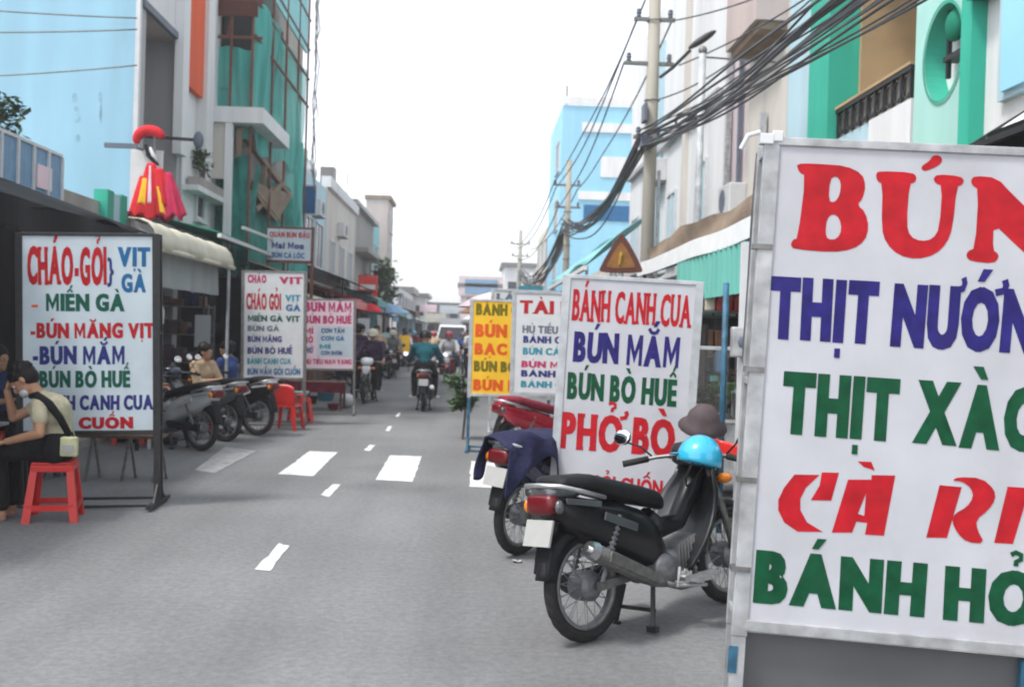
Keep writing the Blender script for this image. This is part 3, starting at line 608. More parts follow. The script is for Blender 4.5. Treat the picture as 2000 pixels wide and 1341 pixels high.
r, B, s = bld('far grey roofed house at the bend of the street', -6.0, 92, 100, 5.0, 'wall_grey', depth=9)
bx('roof', 'steel_dirty', r, -9, .4, -.4, 8, 5.003, 5.6)
# ---- right row
XR = 4.6
YT0, YT1 = 4.0, fY(1540, XR)
r = empty('turquoise_house', (XR, 0, 0), 'turquoise and white house with a round wall opening and open balcony', 'building')
def T(nm, m, *d, bevel=0): return bx(nm, m, r, *d, bevel=bevel)
def zz(px, py, X=XR): return fz(px, py, X)
yb0, yb1 = fY(1787, XR), fY(1640, XR); zr0 = 4.17
yg = fY(1600, XR)
T('wall', 'wall_paleblue', 0, 6, yg, YT1, 2.9, 9)
T('pilaster', 'wall_green', -.14, .3, yb1 + .003, yg - .003, 2.9, 9)
ym = fY(1705, XR)
T('balcony_wall', 'wall_paleblue', 0, .25, ym + .01, yb1, 2.9, zr0); T('balcony_wall', 'wall_white', -.03, .25, yb0, ym, 2.9, zr0)
T('balcony_floor', 'wall_tan', .25, 1.6, yb0, yb1, 3.9, 4.0); T('balcony_back_wall', 'wall_tan', 1.2, 1.4, yb0, yb1, 4.0, 9)
T('balcony_side_wall', 'wall_tan', .25, 1.19, yb1 - .06, yb1 - .002, 4.002, 6.88); T('balcony_ceiling', 'wall_cream', 0.0, 1.2, yb0, yb1, 6.9, 7.1)
T('door', 'rust', 1.15, 1.198, yb0 + .05, yb0 + .55, 4.0, 6.2)
f = MB(); n = 9; zh = .31
f.box(-.04, .02, yb0 + .01, yb1 - .01, zr0 + zh, zr0 + zh + .05)
for i in range(n + 1):
    yy = yb0 + .05 + (yb1 - yb0 - .1) * i / n; f.box(-.03, .01, yy - .018, yy + .018, zr0 + .003, zr0 + zh)
for i in range(n):
    yy = yb0 + .05 + (yb1 - yb0 - .1) * (i + .5) / n; a = .09
    f.tube([(-.01, yy + a * cos(2 * pi * k / 10), zr0 + zh / 2 + a * sin(2 * pi * k / 10) * 1.3) for k in range(10)], .014, 5, True)
f.build('railing', 'blackmetal', r)
T('railing_rail', 'wall_tan', -.05, .03, yb0 + .01, yb1 - .01, zr0 + zh + .052, zr0 + zh + .085)
T('railing_back', 'concrete', .03, .06, yb0 + .01, yb1 - .01, zr0 + .002, zr0 + zh)
yp0, yp1 = fY(1893, XR - .15), fY(1787, XR - .15); yc, zc, rc = fY(1842, XR - .15), fz(1842, 103, XR - .15), .46
circ = [(yc + rc * .86 * cos(2 * pi * k / 40), zc + rc * sin(2 * pi * k / 40)) for k in range(40)]
v, f_ = filled([[(yp0, 2.9), (yp1, 2.9), (yp1, 9), (yp0, 9)], circ])
V = [(-.15, a, b) for a, b, _ in v]; flat('pillar_face', V, f_, 'wall_paleturq', r)
T('pillar_side', 'wall_paleturq', -.149, .6, yp1 - .06, yp1 - .001, 2.9, 9)
MB().rings([[(-.152, a, b) for a, b in circ], [(.06, a, b) for a, b in circ]], caps=False).build('round_reveal', 'wall_green', r)
MB().rings([[(-.165, yc + (a - yc) * 1.0, b) for a, b in circ], [(-.165, yc + (a - yc) * 1.07, zc + (b - zc) * 1.07) for a, b in circ]], caps=False).build('round_rim', 'wall_green', r)
T('recess_wall', 'wall_white', .06, .12, yp0 + .02, yp1 - .06, 2.9, 9)
T('pipe', 'blackmetal', -.06, -.02, yc + .1, yc + .14, zc - .22, zc + .44); T('bracket', 'blackmetal', -.1, .05, yc - .36, yc + .12, zc - .07, zc - .02)
MB().ell((-.07, yc - .06, zc + .25), (.08, .15, .16), 10).build('wall_lamp', 'wall_dkgreen', r, smooth=True)
T('corner_band', 'wall_green', -.24, .3, yp0 - .2, yp0 - .003, 2.9, 9); MB().box(-.3, .0, yp0 - .5, yp0 - .2, fz(1910, 30, XR), fz(1910, 30, XR) + .5).build('bracket_block', 'wall_dkgreen', r)
T('front_wall', 'wall_white', -.1, 6, 3, yp0 - .203, 2.9, 9)
ya = fY(1958, XR - .12); w = T('window', 'wall_paleblue', -.16, -.103, 5.6, ya, fz(1958, 212, XR), 8); bx('shutter', 'wall_skyblue', w, -.2, -.163, 5.7, ya - .12, fz(1965, 205, XR) + .04, 7.9)
T('band', 'wall_white', -.13, .05, 3, YT1, 2.75, 2.897); T('party_wall', 'wall_grey', .3, 6, YT1 - .2, YT1 - .003, 0, 2.74)
for c in (4.2, 7.0, 9.6, 12.2, YT1 - .5): T('pier', 'wall_paleturq', .1, .5, c, c + .3, .1, 2.745)
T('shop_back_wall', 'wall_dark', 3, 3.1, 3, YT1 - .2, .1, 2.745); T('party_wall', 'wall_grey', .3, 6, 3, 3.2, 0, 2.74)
# awning bits seen over the big sign
r = empty('sheet_awning', (XR, 7.0, 0), 'dark sheet awning jutting from the turquoise house above the big sign', 'awning')
za, zb = fz(1905, 288, XR - .6), fz(2000, 250, XR - .6)
ya, yb = fY(1900, XR - .6) - 7, fY(2030, XR - .6) - 7
MB().poly([(-.6, ya, za), (-.6, yb, za), (-.1, yb, za + .35), (-.1, ya, za + .35)]).build('sheet', 'tarp_white', r, solid=.02)
MB().bar((-.62, ya, za), (-.62, yb, za), .05).bar((-.62, ya, za), (-.12, ya, za + .33), .05).bar((-.62, yb, za), (-.12, yb, za + .33), .05).build('frame', 'blackmetal', r)
MB().box(-.5, -.1, yb - .1, yb + .9, za - .25, za + .12).build('valance', 'tarp_black', r)
# rest of the right row
r, B, s = bld('beige house with a stepped overhang beside the turquoise house', XR, YT1 + .02, fY(1462, XR), 9, 'wall_cream')
L = fY(1462, XR) - YT1
bx('overhang', 'wall_pinkgrey', r, -.5, 0, .05, L - .4, fz(1500, 80, XR), 9); bx('overhang_soffit', 'tarp_brown', r, -.42, 0, .1, L - .45, fz(1500, 95, XR), fz(1500, 80, XR) - .003)
bx('pipe', 'galv_dull', r, -.12, -.04, .9, 1.0, 3, 5.2)
YP = fY(1462, XR)
r, B, s = bld('pale pink plastered house front with a grey downpipe', XR, YP + .02, 18.6, 8.2, 'wall_pink')
bx('downpipe', 'paint_grey', r, -.1, -.03, .15, .23, 3, 8.2); bx('downpipe', 'galv', r, -.12, -.03, .9, 1.0, 3, 8.2)
r, B, s = bld('long white plastered building behind the utility pole', XR, 18.62, 30, 10, 'wall_white')
p = fY(1365, XR) - 18.62
for i, (a, b, c, d) in enumerate(((1.2, 2.2, 3.6, 5.2), (4.2, 5.2, 3.4, 5.0), (7.0, 8.2, 3.4, 5.0), (9.4, 10.6, 3.4, 5.0))): win(r, 1, a, b, c, d, 'wall_paleblue', 'frame_white', 2)
bx('pilaster', 'wall_paleblue', r, -.08, .0, 6.2, 7.0, 3, 9); bx('pilaster', 'wall_cream', r, -.1, .0, 3.1, 3.4, 3, 10)
bx('cornice', 'wall_grey', r, -.14, -.003, .1, 11.2, 6.2, 6.32)
r, B, s = bld('low shop with a cream wall beyond the white building', XR, 30.1, 49.5, 4.0, 'wall_cream')
for i in range(4): win(r, 1, 1.5 + i * 4.4, 3.5 + i * 4.4, 3.1, 3.8, sill=False)
r, B, s = bld('tall house with a bright blue side wall banded in white', 4.15, 50, 58, at(1100, 205, 50).z, 'wall_skyblue', depth=5.5)
zt = at(1100, 205, 50).z; w = 5.5
for py0, py1, a, b in ((205, 190, -.05, 5.5), (258, 240, 1.0, 5.5), (390, 374, .9, 5.5)):
    bx('white_band', 'wall_white', r, a, b, -.09, -.003, at(1140, py0, 50).z, at(1140, py1, 50).z)
bx('white_panel', 'wall_white', r, 2.0, 4.2, -.06, -.003, at(1140, 345, 50).z, at(1140, 305, 50).z); bx('blue_panel', 'paint_blue', r, 1.2, 4.0, -.06, -.003, at(1140, 430, 50).z, at(1140, 400, 50).z)
MB().tube([(.2, 0.2, zt), (.2, .2, zt + 1)], .05, 6).build('roof_pole', 'steel_dirty', r)
for i in range(3): win(r, 1, 1, 3, 4 + i * 3, 5.6 + i * 3)
r, B, s = bld('pale cream house far along the right side', 4.3, 58.2, 70, 8.2, 'wall_cream')
for i in range(3):
    for j in range(2): win(r, 1, 1 + i * 3.6, 3 + i * 3.6, 3.6 + j * 2.4, 5 + j * 2.4)
r, B, s = bld('white low house where the street narrows on the right', 4.0, 70.3, 86, 6.0, 'wall_white')
for i in range(4): win(r, 1, 1 + i * 3.6, 3 + i * 3.6, 3.6, 5)
# far end of the street
def far(label, px0, px1, py, Y, m, extra=None):  # far houses are given pale wall colours that carry distance haze
    a, b = at(px0, py, Y), at(px1, py, Y)
    r = empty('far_house', (a.x, Y, 0), label, 'building')
    bx('wall', m, r, 0, b.x - a.x, 0, 8, 0, a.z); bx('roof', 'steel_dirty', r, -.3, b.x - a.x + .3, -.4, 8.2, a.z + .003, a.z + .35)
    q = MB(); n = max(2, int((b.x - a.x) / 1.6))
    for i in range(n):
        x = (b.x - a.x) * (i + .5) / n; f = bx('window', 'glass_dark', r, x - .4, x + .4, -.06, -.002, a.z * .62, a.z * .82)
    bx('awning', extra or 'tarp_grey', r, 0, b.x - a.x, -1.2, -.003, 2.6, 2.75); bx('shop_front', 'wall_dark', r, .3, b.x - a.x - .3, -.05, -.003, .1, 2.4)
    return r
far('pale yellow far house on the left of the street end', 752, 785, 566, 100, 'wall_cream')
far('white far house with a dark roof at the street end', 785, 832, 578, 104, 'wall_white', 'tarp_teal')
far('grey low far house in the middle of the street end', 832, 905, 596, 108, 'wall_grey', 'paint_blue')
r = far('far house carrying a purple and blue billboard', 900, 985, 560, 95, 'wall_pink')
a, b = at(903, 575, 94.8), at(982, 548, 94.8); zq = at(940, 548, 94.8)
bx('billboard', 'wall_pink', r, -.2, b.x - a.x + .2, -.35, -.1, a.z - 0.1, zq.z + .4); bx('billboard_face', 'railing_blue', r, .4, b.x - a.x - .3, -.4, -.353, a.z + .1, zq.z + .1)
far('whitish far house beside the billboard house', 985, 1050, 520, 92, 'wall_white')
# ------------------------------------------------------------------ awnings and stalls
# black awning over the stall at far left
r = empty('black_awning', (-4.0, 5.5, 0), 'sagging black tarpaulin awning over the stall at far left', 'awning')
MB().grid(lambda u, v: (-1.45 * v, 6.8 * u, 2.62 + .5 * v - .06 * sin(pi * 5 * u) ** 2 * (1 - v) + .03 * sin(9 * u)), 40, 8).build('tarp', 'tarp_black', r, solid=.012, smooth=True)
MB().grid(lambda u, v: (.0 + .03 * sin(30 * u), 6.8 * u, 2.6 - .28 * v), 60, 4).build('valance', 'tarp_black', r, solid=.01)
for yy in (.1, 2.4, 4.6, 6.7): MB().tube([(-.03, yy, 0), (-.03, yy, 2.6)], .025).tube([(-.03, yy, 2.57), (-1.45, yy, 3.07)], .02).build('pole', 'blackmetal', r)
o = MB().grid(lambda u, v: (-5.42 + .05 * sin(24 * u), 5.6 + 6.6 * u, 2.6 - 2.45 * v), 50, 6).build('gloom_sheet', 'tarp_black', solid=.01); tag(o, 'black sheet added for the unlit depth of the stall at far left', 'dark sheet')  # black sheet added so the recess reads as deep shade
# cream rolled awning with grey valance
r = empty('cream_awning', (-4.0, 12.3, 0), 'cream canvas awning with a rolled end and grey valance on the left', 'awning')
CP_ = [(.12, 2.46), (.11, 2.58), (.07, 2.69), (.0, 2.77), (-.1, 2.81), (-.24, 2.82)]
MB().grid(lambda u, v: (CP_[round(v * 5)][0] + .012 * sin(17 * u), 3.9 * u, CP_[round(v * 5)][1] + .012 * sin(40 * u)), 30, 5).build('canvas', 'tarp_cream', r, solid=.014, smooth=True)
f = MB().tube([(.1, -.02, 2.47), (.1, 3.95, 2.47)], .035, 10); f.build('roller', 'tarp_cream', r, smooth=True)
MB().grid(lambda u, v: (-.12 + .03 * sin(26 * u) * v, 3.8 * u, 2.5 - .48 * v), 60, 6).build('valance', 'tarp_grey', r, solid=.01)
MB().grid(lambda u, v: (.1 - .34 * u, 3.92, 2.78 - .3 * v + .02 * u), 10, 5).build('end_flap', 'tarp_black', r, solid=.01)
f = MB()
for yy in (.1, 3.85): f.tube([(.05, yy, 0), (.05, yy, 2.56)], .025)
f.build('pole', 'galv_dull', r)
# dark green lean-to roof above it
r = empty('lean_to_roof', (-4.3, 16.0, 0), 'dark green sheet roof running above the cream awning', 'awning')
MB().grid(lambda u, v: (.2 - 1.4 * v, 5.0 * u, 3.02 + .3 * v + .012 * sin(120 * u)), 90, 3).build('sheet', 'wall_dkgreen', r, solid=.012)
MB().bar((.22, 0, 2.97), (.22, 5, 2.97), .06).bar((.24, 1.5, 3.25), (.24, 4.8, 3.3), .05).build('edge_beam', 'frame_white', r)
r = empty('sheet_roof', (-4.2, 21.5, 0), 'rusty brown sheet roof over the stalls below the green netting', 'awning')
MB().grid(lambda u, v: (.1 - 1.4 * v, 7.5 * u, 2.7 + .45 * v + .015 * sin(140 * u)), 90, 3).build('sheet', 'tarp_brown', r, solid=.012); MB().tube([(.1, .1, 0), (.1, .1, 2.68)], .03).tube([(.1, 7.4, 0), (.1, 7.4, 2.68)], .03).build('pole', 'rust', r)
r = empty('dark_awning', (-4.0, 29.5, 0), 'dark grey awning over the far left stalls', 'awning')
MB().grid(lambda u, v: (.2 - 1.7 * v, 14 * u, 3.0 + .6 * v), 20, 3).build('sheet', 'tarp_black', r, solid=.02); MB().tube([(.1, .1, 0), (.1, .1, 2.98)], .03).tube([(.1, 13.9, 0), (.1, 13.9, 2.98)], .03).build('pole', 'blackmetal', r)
r = empty('brown_awning', (-4.2, 45, 0), 'brown awning far down the left side', 'awning')
MB().grid(lambda u, v: (.2 - 1.4 * v, 16 * u, 2.7 + .5 * v), 20, 3).build('sheet', 'tarp_brown', r, solid=.02); MB().tube([(.1, .1, 0), (.1, .1, 2.68)], .03).tube([(.1, 15.9, 0), (.1, 15.9, 2.68)], .03).build('pole', 'rust', r)
# teal awning on the right
XA = 2.6; ya0, ya1 = 7.6, 15.6
r = empty('teal_awning', (XA, ya0, 0), 'white topped awning with a ribbed teal valance on the right', 'awning')
n = ya1 - ya0
MB().grid(lambda u, v: (-.02 + .6 * v, n * u, 2.56 + .2 * v + .012 * sin(50 * u)), 40, 4).build('top_sheet', 'tarp_white', r, solid=.02)
MB().grid(lambda u, v: (-.03 + .016 * sin(150 * u), n * .62 * u, 2.5 - .5 * v), 200, 3).build('valance', 'tarp_teal', r, solid=.008)
MB().grid(lambda u, v: (.58 + 1.4 * v, n * u, 2.76 + .5 * v + .03 * sin(11 * u + 4 * v) + .02 * sin(37 * u)), 60, 6).build('back_sheet', 'tarp_brown', r, solid=.02)
MB().grid(lambda u, v: (-.045 + .01 * sin(23 * u), n * u, 2.5 + .2 * v + .01 * sin(14 * u)), 50, 2).build('fascia', 'tarp_white', r, solid=.012)
MB().bar((-.02, 0, 2.6), (-.02, n, 2.6), .04).build('edge_bar', 'tarp_white', r)
MB().grid(lambda u, v: (.1 + .03 * sin(13 * u + 3 * v), .3 + (n - .3) * u, 2.7 + (.3 - .05 * sin(5 * u) ** 2 + .015 * sin(31 * u)) * v), 60, 6).build('back_tarp', 'tarp_brown', r, solid=.015)
f = MB()
for yy in (.15, 3.9, 7.8): f.tube([(.03, yy, .1), (.03, yy, 2.54)], .03); f.tube([(.0, yy, 2.52), (1.95, yy, 3.2)], .02)
f.build('pole', 'peelblue', r)
r = empty('tarp_roof', (2.3, 19, 0), 'pale teal tarpaulin roof beyond the warning sign', 'awning')
MB().grid(lambda u, v: (-.2 + 1.2 * v, 9 * u, 2.9 + 1.0 * v + .1 * sin(8 * u + 3 * v)), 40, 8).build('tarp', 'wall_teal', r, solid=.015, smooth=True)
MB().bar((-.2, 0, 2.85), (-.2, 9, 2.85), .08).build('edge_bar', 'tarp_white', r); f = MB()
for yy in (.2, 4, 8.8): f.tube([(-.15, yy, 0), (-.15, yy, 2.9)], .03)
f.build('pole', 'galv_dull', r)
# ------------------------------------------------------------------ motorbikes (x forward, rear wheel on the origin)
def arc(cx, cz, R, a0, a1, n=14): return [(cx + R * cos(radians(a0 + (a1 - a0) * i / n)), cz + R * sin(radians(a0 + (a1 - a0) * i / n))) for i in range(n + 1)]
def fender(R, a0, a1, w, cx, cz=.28):
    b = MB(); P = arc(cx, cz, R, a0, a1, 16); rs = []
    for x, z in P:
        dx, dz = (x - cx) / R, (z - cz) / R
        prof = [(-w, -.045), (-w * .85, .0), (-w * .4, .02), (w * .4, .02), (w * .85, 0), (w, -.045), (w * .92, -.045), (w * .4, .01), (-w * .4, .01), (-w * .92, -.045)]
        rs.append([Vector((x + dx * q, y, z + dz * q)) for y, q in prof])
    return b.rings(rs)
def wheel(root, cx, detail=True, tyre='rubber', drum=True):
    b = MB(); R = .212; cz = .28
    b.rings([[Vector((cx + (R + dr) * cos(a), dy, cz + (R + dr) * sin(a))) for dr, dy in ((-.014, -.02), (.008, -.024), (.008, -.018), (-.004, -.012), (-.004, .012), (.008, .018), (.008, .024), (-.014, .02))] for a in [2 * pi * i / 40 for i in range(40)]], closed=True)
    w = b.build('wheel', 'alu_dull', root, smooth=True)
    if detail:
        s = MB()
        for i in range(18):
            a = 2 * pi * i / 18; sg = 1 if i % 2 else -1
            for da in (-.5, .5): s.tube([(cx + .04 * cos(a + da * 1.6), sg * .03, cz + .04 * sin(a + da * 1.6)), (cx + R * cos(a + da * .28), 0, cz + R * sin(a + da * .28))], .0026, 4)
        s.build('spokes', 'alu_dull', w)
    h = MB().lathe([(.02, -.075), (.05, -.07), (.075, -.05), (.078, 0), (.075, .05), (.05, .07), (.02, .075)], 20, (cx, 0, cz), Matrix.Rotation(pi / 2, 3, 'X'))
    h.build('hub', 'engine', w, smooth=False)
    prof = [(.034 * cos(t) , .033 * sin(t)) for t in [2 * pi * k / 12 for k in range(12)]]
    t = MB(); n = 72; rs = []
    for i in range(n):
        a = 2 * pi * i / n; ring = []
        for k, (dy, dr) in enumerate(prof):
            e = .004 if (dr > .02 and (i + (k % 2) * 1) % 3 == 0) else 0
            ring.append(Vector((cx + (.247 + dr - e) * cos(a), dy, cz + (.247 + dr - e) * sin(a))))
        rs.append(ring)
    t.rings(rs, closed=True).build('tyre', tyre, w, smooth=False)
    return w
def moto(label, loc, heading, body='moto_black', side='moto_black', shield='moto_grey', lean=0, group='motorbikes parked along the street', trim='moto_grey', cowl=None, emblem=True, plate=True, mirrors=True, detail=True, seat='seat', name='parked_motorbike', steer=0):
    # heading: degrees clockwise from straight up the street
    r = empty(name, (loc[0], loc[1], loc[2] if len(loc) > 2 else 0), label, 'motorbike', group, rot=(radians(lean), 0, radians(90 - heading)))
    wheel(r, 0, detail); wheel(r, 1.22, detail)
    cowl = cowl or body
    fender(.31, 60, 168, .055, 0).build('rear_fender', 'blackplastic', r, smooth=True)
    fender(.305, 35, 172, .06, 1.22).build('front_fender', body, r, smooth=True)
    f = MB()
    for sy in (-1, 1):
        f.bar((.0, sy * .095, .28), (.5, sy * .085, .31), .02, .045)
    f.build('swingarm', 'steel_dirty', r)
    f = MB().tube([(.02, -.105, .3), (.17, -.115, .62)], .013).tube([(.02, .105, .3), (.17, .115, .62)], .013)
    for sy in (-1, 1):
        for k in range(9): q = .18 + k * .075; f.tube([(.02 + .15 * q, sy * (.105 + .01 * q), .3 + .32 * q), (.02 + .15 * (q + .03), sy * (.105 + .01 * q), .3 + .32 * (q + .03))], .022, 8)
    f.build('shock_absorber', 'engine', r)
    MB().tube([(-.05, .085, .29), (.2, .09, .3), (.48, .085, .31)], [.05, .05, .05], 8).build('chain_case', 'blackplastic', r)
    # exhaust on the right hand side
    f = MB().tube([(-.1, -.16, .475), (-.06, -.16, .455), (.2, -.158, .34), (.38, -.15, .265), (.46, -.145, .235)], [.022, .047, .046, .04, .022], 12)
    f.tube([(.46, -.145, .235), (.62, -.13, .19), (.78, -.1, .18), (.86, -.05, .25), (.84, 0, .33)], .017, 8)
    e = f.build('exhaust', 'steel_dirty', r, smooth=True)
    MB().tube([(-.125, -.16, .487), (-.085, -.16, .469)], [.04, .05], 12).tube([(-.14, -.16, .494), (-.12, -.16, .485)], .016, 8).build('exhaust_tip', 'chrome', e)
    MB().bar((-.02, -.208, .437), (.36, -.199, .275), .012, .05).build('heat_shield', 'steel_dirty', e)
    # engine
    f = MB().ell((.55, 0, .3), (.14, .12, .1), 12).ell((.53, -.1, .29), (.1, .05, .09), 12).ell((.56, .1, .29), (.12, .05, .09), 12)
    f.loft([(.62, .31, .07, .07), (.7, .32, .075, .075), (.86, .36, .07, .07), (.9, .37, .04, .05)], 10)
    f.build('engine', 'engine', r, smooth=True)
    f = MB()
    for k in range(7): f.box(.68 + k * .028, .687 + k * .028, -.085, .085, .255 + k * .006, .41 + k * .006)
    f.build('cooling_fins', 'alu', r)
    f = MB().tube([(.6, -.12, .25), (.66, -.2, .24), (.74, -.25, .26)], .01).box(.68, .8, -.27, -.2, .25, .265)
    f.bar((.62, -.28, .235), (.62, .28, .235), .022).box(.57, .67, -.3, -.2, .237, .26).box(.57, .67, .2, .3, .237, .26)
    f.tube([(.58, -.16, .3), (.5, -.2, .22), (.7, -.24, .2)], .01).build('footrest', 'alu', r)
    f = MB().bar((.42, -.1, .22), (.36, -.13, .01), .022).bar((.42, .1, .22), (.36, .13, .01), .022).bar((.4, -.12, .1), (.4, .12, .1), .018).bar((.36, -.16, .012), (.36, -.1, .012), .03).bar((.36, .16, .012), (.36, .1, .012), .03)
    f.build('centre_stand', 'blackmetal', r)
    # tail and side panels
    MB().loft([(-.34, .73, .05, .03), (-.31, .72, .085, .055), (-.2, .67, .105, .09), (0, .6, .118, .12), (.2, .545, .125, .145), (.4, .475, .12, .155), (.52, .41, .1, .13), (.6, .36, .06, .08)], 14, .6).build('side_panel', side, r, smooth=True)
    for sy in (-1, 1):
        MB().bar((-.24, sy * .112, .725), (.02, sy * .13, .69), .012, .03).bar((.04, sy * .131, .63), (.28, sy * .138, .545), .012, .045 if emblem else .02).build('trim', trim, r, bevel=.004)
    MB().loft([(-.34, .76, .06, .03), (-.3, .775, .095, .035), (-.15, .77, .11, .04), (-.1, .76, .1, .03)], 12, .6).build('tail_cowl', trim, r, smooth=True)
    f = MB().tube([(.05, -.13, .72), (-.15, -.15, .77), (-.31, -.12, .8), (-.35, 0, .805), (-.31, .12, .8), (-.15, .15, .77), (.05, .13, .72)], .012, 8); f.build('grab_rail', 'alu', r, smooth=True)
    MB().loft([(-.26, .8, .09, .025), (-.2, .81, .12, .04), (0, .795, .13, .05), (.2, .745, .13, .055), (.4, .7, .115, .055), (.56, .665, .08, .05), (.62, .64, .05, .04)], 12, .7).build('seat', seat, r, smooth=True)
    MB().loft([(-.37, .71, .065, .035), (-.355, .71, .09, .05), (-.29, .71, .098, .052)], 12, .5).build('tail_light', 'lens_red', r, smooth=True)
    for sy in (-1, 1): MB().ell((-.31, sy * .108, .7), (.04, .02, .035), 8).build('turn_signal', 'lens_amber' if sy > 0 else 'moto_grey', r, smooth=True)
    MB().loft([(-.38, .38, .05, .006), (-.35, .45, .055, .01), (-.29, .57, .06, .012), (-.24, .63, .06, .015)], 8, .5).build('mud_flap', 'blackplastic', r)
    if plate: MB().box(-.006, .006, -.09, .09, -.065, .065, Matrix.Rotation(radians(18), 3, 'Y'), Vector((0, 0, 0))).build('plate', 'plate', r, loc=(-.365, 0, .575))
    # a short tail: everything behind the axle is drawn in
    for ch in r.children:
        if ch.name.split('.')[0] in ('side_panel', 'trim', 'tail_cowl', 'grab_rail', 'seat', 'tail_light', 'turn_signal', 'mud_flap'):
            for v in ch.data.vertices:
                if v.co.x < -.16: v.co.x = -.16 + (v.co.x + .16) * .66
        if ch.name.startswith('plate'): ch.location.x = -.16 + (-.365 + .16) * .66 - .01
    # step-through spine, leg shield, front
    MB().tube([(.5, 0, .56), (.62, 0, .5), (.78, 0, .52), (.92, 0, .68), (1.0, 0, .8)], [.07, .06, .055, .06, .06], 10).build('spine', side, r, smooth=True)
    def sh(u, v):
        # half-wrapped shield either side of the spine
        yy = (u - .5) * 2; w = .15 + .07 * sin(pi * min(1, v * 1.1)) - .1 * max(0, v - .75)
        return (.72 + .27 * v + .1 * (1 - abs(yy) ** 2) - .05 * (1 - v), yy * w, .27 + .55 * v)
    MB().grid(sh, 14, 12).build('leg_shield', shield, r, smooth=True, solid=.012)
    MB().grid(lambda u, v: Vector(sh(u, v)) + Vector((.02, 0, 0)), 14, 12).build('shield_front', body, r, smooth=True, solid=.012)
    st = MB()
    for sy in (-1, 1): st.tube([(1.22, sy * .085, .28), (1.1, sy * .085, .58), (1.02, sy * .07, .8)], [.022, .024, .022], 8)
    st.tube([(1.04, 0, .78), (.96, 0, .9)], .03, 8); st.build('front_fork', 'steel_dirty', r, smooth=True)
    MB().loft([(.86, .88, .06, .04), (.92, .89, .12, .07), (1.0, .88, .14, .085), (1.08, .86, .11, .07), (1.12, .85, .06, .04)], 12, .7).build('handlebar_cowl', cowl, r, smooth=True)
    MB().loft([(1.06, .8, .06, .02), (1.1, .74, .1, .05), (1.115, .68, .07, .05), (1.11, .62, .02, .03)], 10).build('nose', cowl, r, smooth=True)
    MB().ell((1.1, 0, .85), (.035, .085, .055), 10).build('headlight', 'lens_clear', r, smooth=True)
    for sy in (-1, 1): MB().ell((1.07, sy * .14, .74), (.04, .05, .03), 8).build('turn_signal', 'lens_amber', r, smooth=True)
    ca, sa = cos(radians(steer)), sin(radians(steer))
    hb = lambda x, y, z: (.98 + (x - .98) * ca - y * sa, (x - .98) * sa + y * ca, z)
    f = MB().tube([hb(*q) for q in ((.82, -.34, .85), (.91, -.2, .875), (.96, 0, .89), (.91, .2, .875), (.82, .34, .85))], .012, 8)
    f.build('handlebar', 'steel_dirty', r, smooth=True)
    if detail:
        for sy in (-1, 1): MB().tube([hb(.9, sy * .25, .87), hb(1.03, sy * .19, .87), hb(1.1, sy * .1, .84), (1.1, sy * .07, .7), (1.15, sy * .08, .45)], .006, 6).build('control_cable', 'rubber', r, smooth=True)
    for sy in (-1, 1):
        MB().tube([hb(.81, sy * .37, .845), hb(.885, sy * .24, .868)], .019, 8).build('grip', 'rubber', r, smooth=True)
        MB().tube([hb(.92, sy * .22, .88), hb(.91, sy * .3, .86), hb(.86, sy * .37, .845)], .007, 6).build('brake_lever', 'alu', r)
        if mirrors:
            mz = 1.08 if not steer else 1.0
            m = MB().tube([hb(.91, sy * .22, .875), hb(.9, sy * .29, .94), hb(.89, sy * .38, mz - .03)], .006, 6).ell(hb(.9, sy * .4, mz), (.014, .062, .048), 10).build('mirror', 'blackplastic', r, smooth=True)
            MB().ell(hb(.884, sy * .4, mz + .001), (.006, .061, .047), 12, Matrix.Rotation(radians(16), 3, 'Y')).build('mirror_glass', 'mirror', m, smooth=True)
    return r
G = lambda px, py: (gnd(px, py).x, gnd(px, py).y)
# the nearest bike and what hangs on it
m1 = moto('black motorbike with grey trim parked nearest the camera', G(1148, 1252), 49, shield='moto_charcoal', lean=-7, steer=16)  # leg shield in dark charcoal, darker than the grey trim
# ------------------------------------------------------------------ helmets, hats
def helmet(label, loc, m, tilt=(0, 0, 0), s=1.0, parent=None, visor=True, group=None):
    b = MB()
    prof = [(.0, .135)] + [(.125 * sin(a), .13 * cos(a) + .005) for a in [pi * k / 20 for k in range(1, 12)]] + [(.118, -.03), (.105, -.02)]
    b.lathe([(r_ * s, z_ * s) for r_, z_ in prof], 24)
    o = b.build('helmet', m, parent, smooth=True); o.location = loc; o.rotation_euler = tilt
    if visor: MB().loft([(.1 * s, .005, .09 * s, .008 * s), (.14 * s, .0, .075 * s, .006 * s), (.165 * s, -.006, .04 * s, .004 * s)], 10, .7).build('peak', m, o, smooth=True)
    MB().tube([(0, .112 * s, -.02 * s), (.03 * s, .09 * s, -.12 * s), (.04 * s, 0, -.16 * s), (.03 * s, -.09 * s, -.12 * s), (0, -.112 * s, -.02 * s)], .006 * s, 5).build('strap', 'blackplastic', o)
    if label: tag(o, label, 'helmet', group)
    return o
p = at(1366, 896, 5.45)
helmet('glossy sky blue helmet hung on the handlebar of the nearest motorbike', p, 'helmet_blue', (radians(12), radians(-6), radians(150)), 1.0)
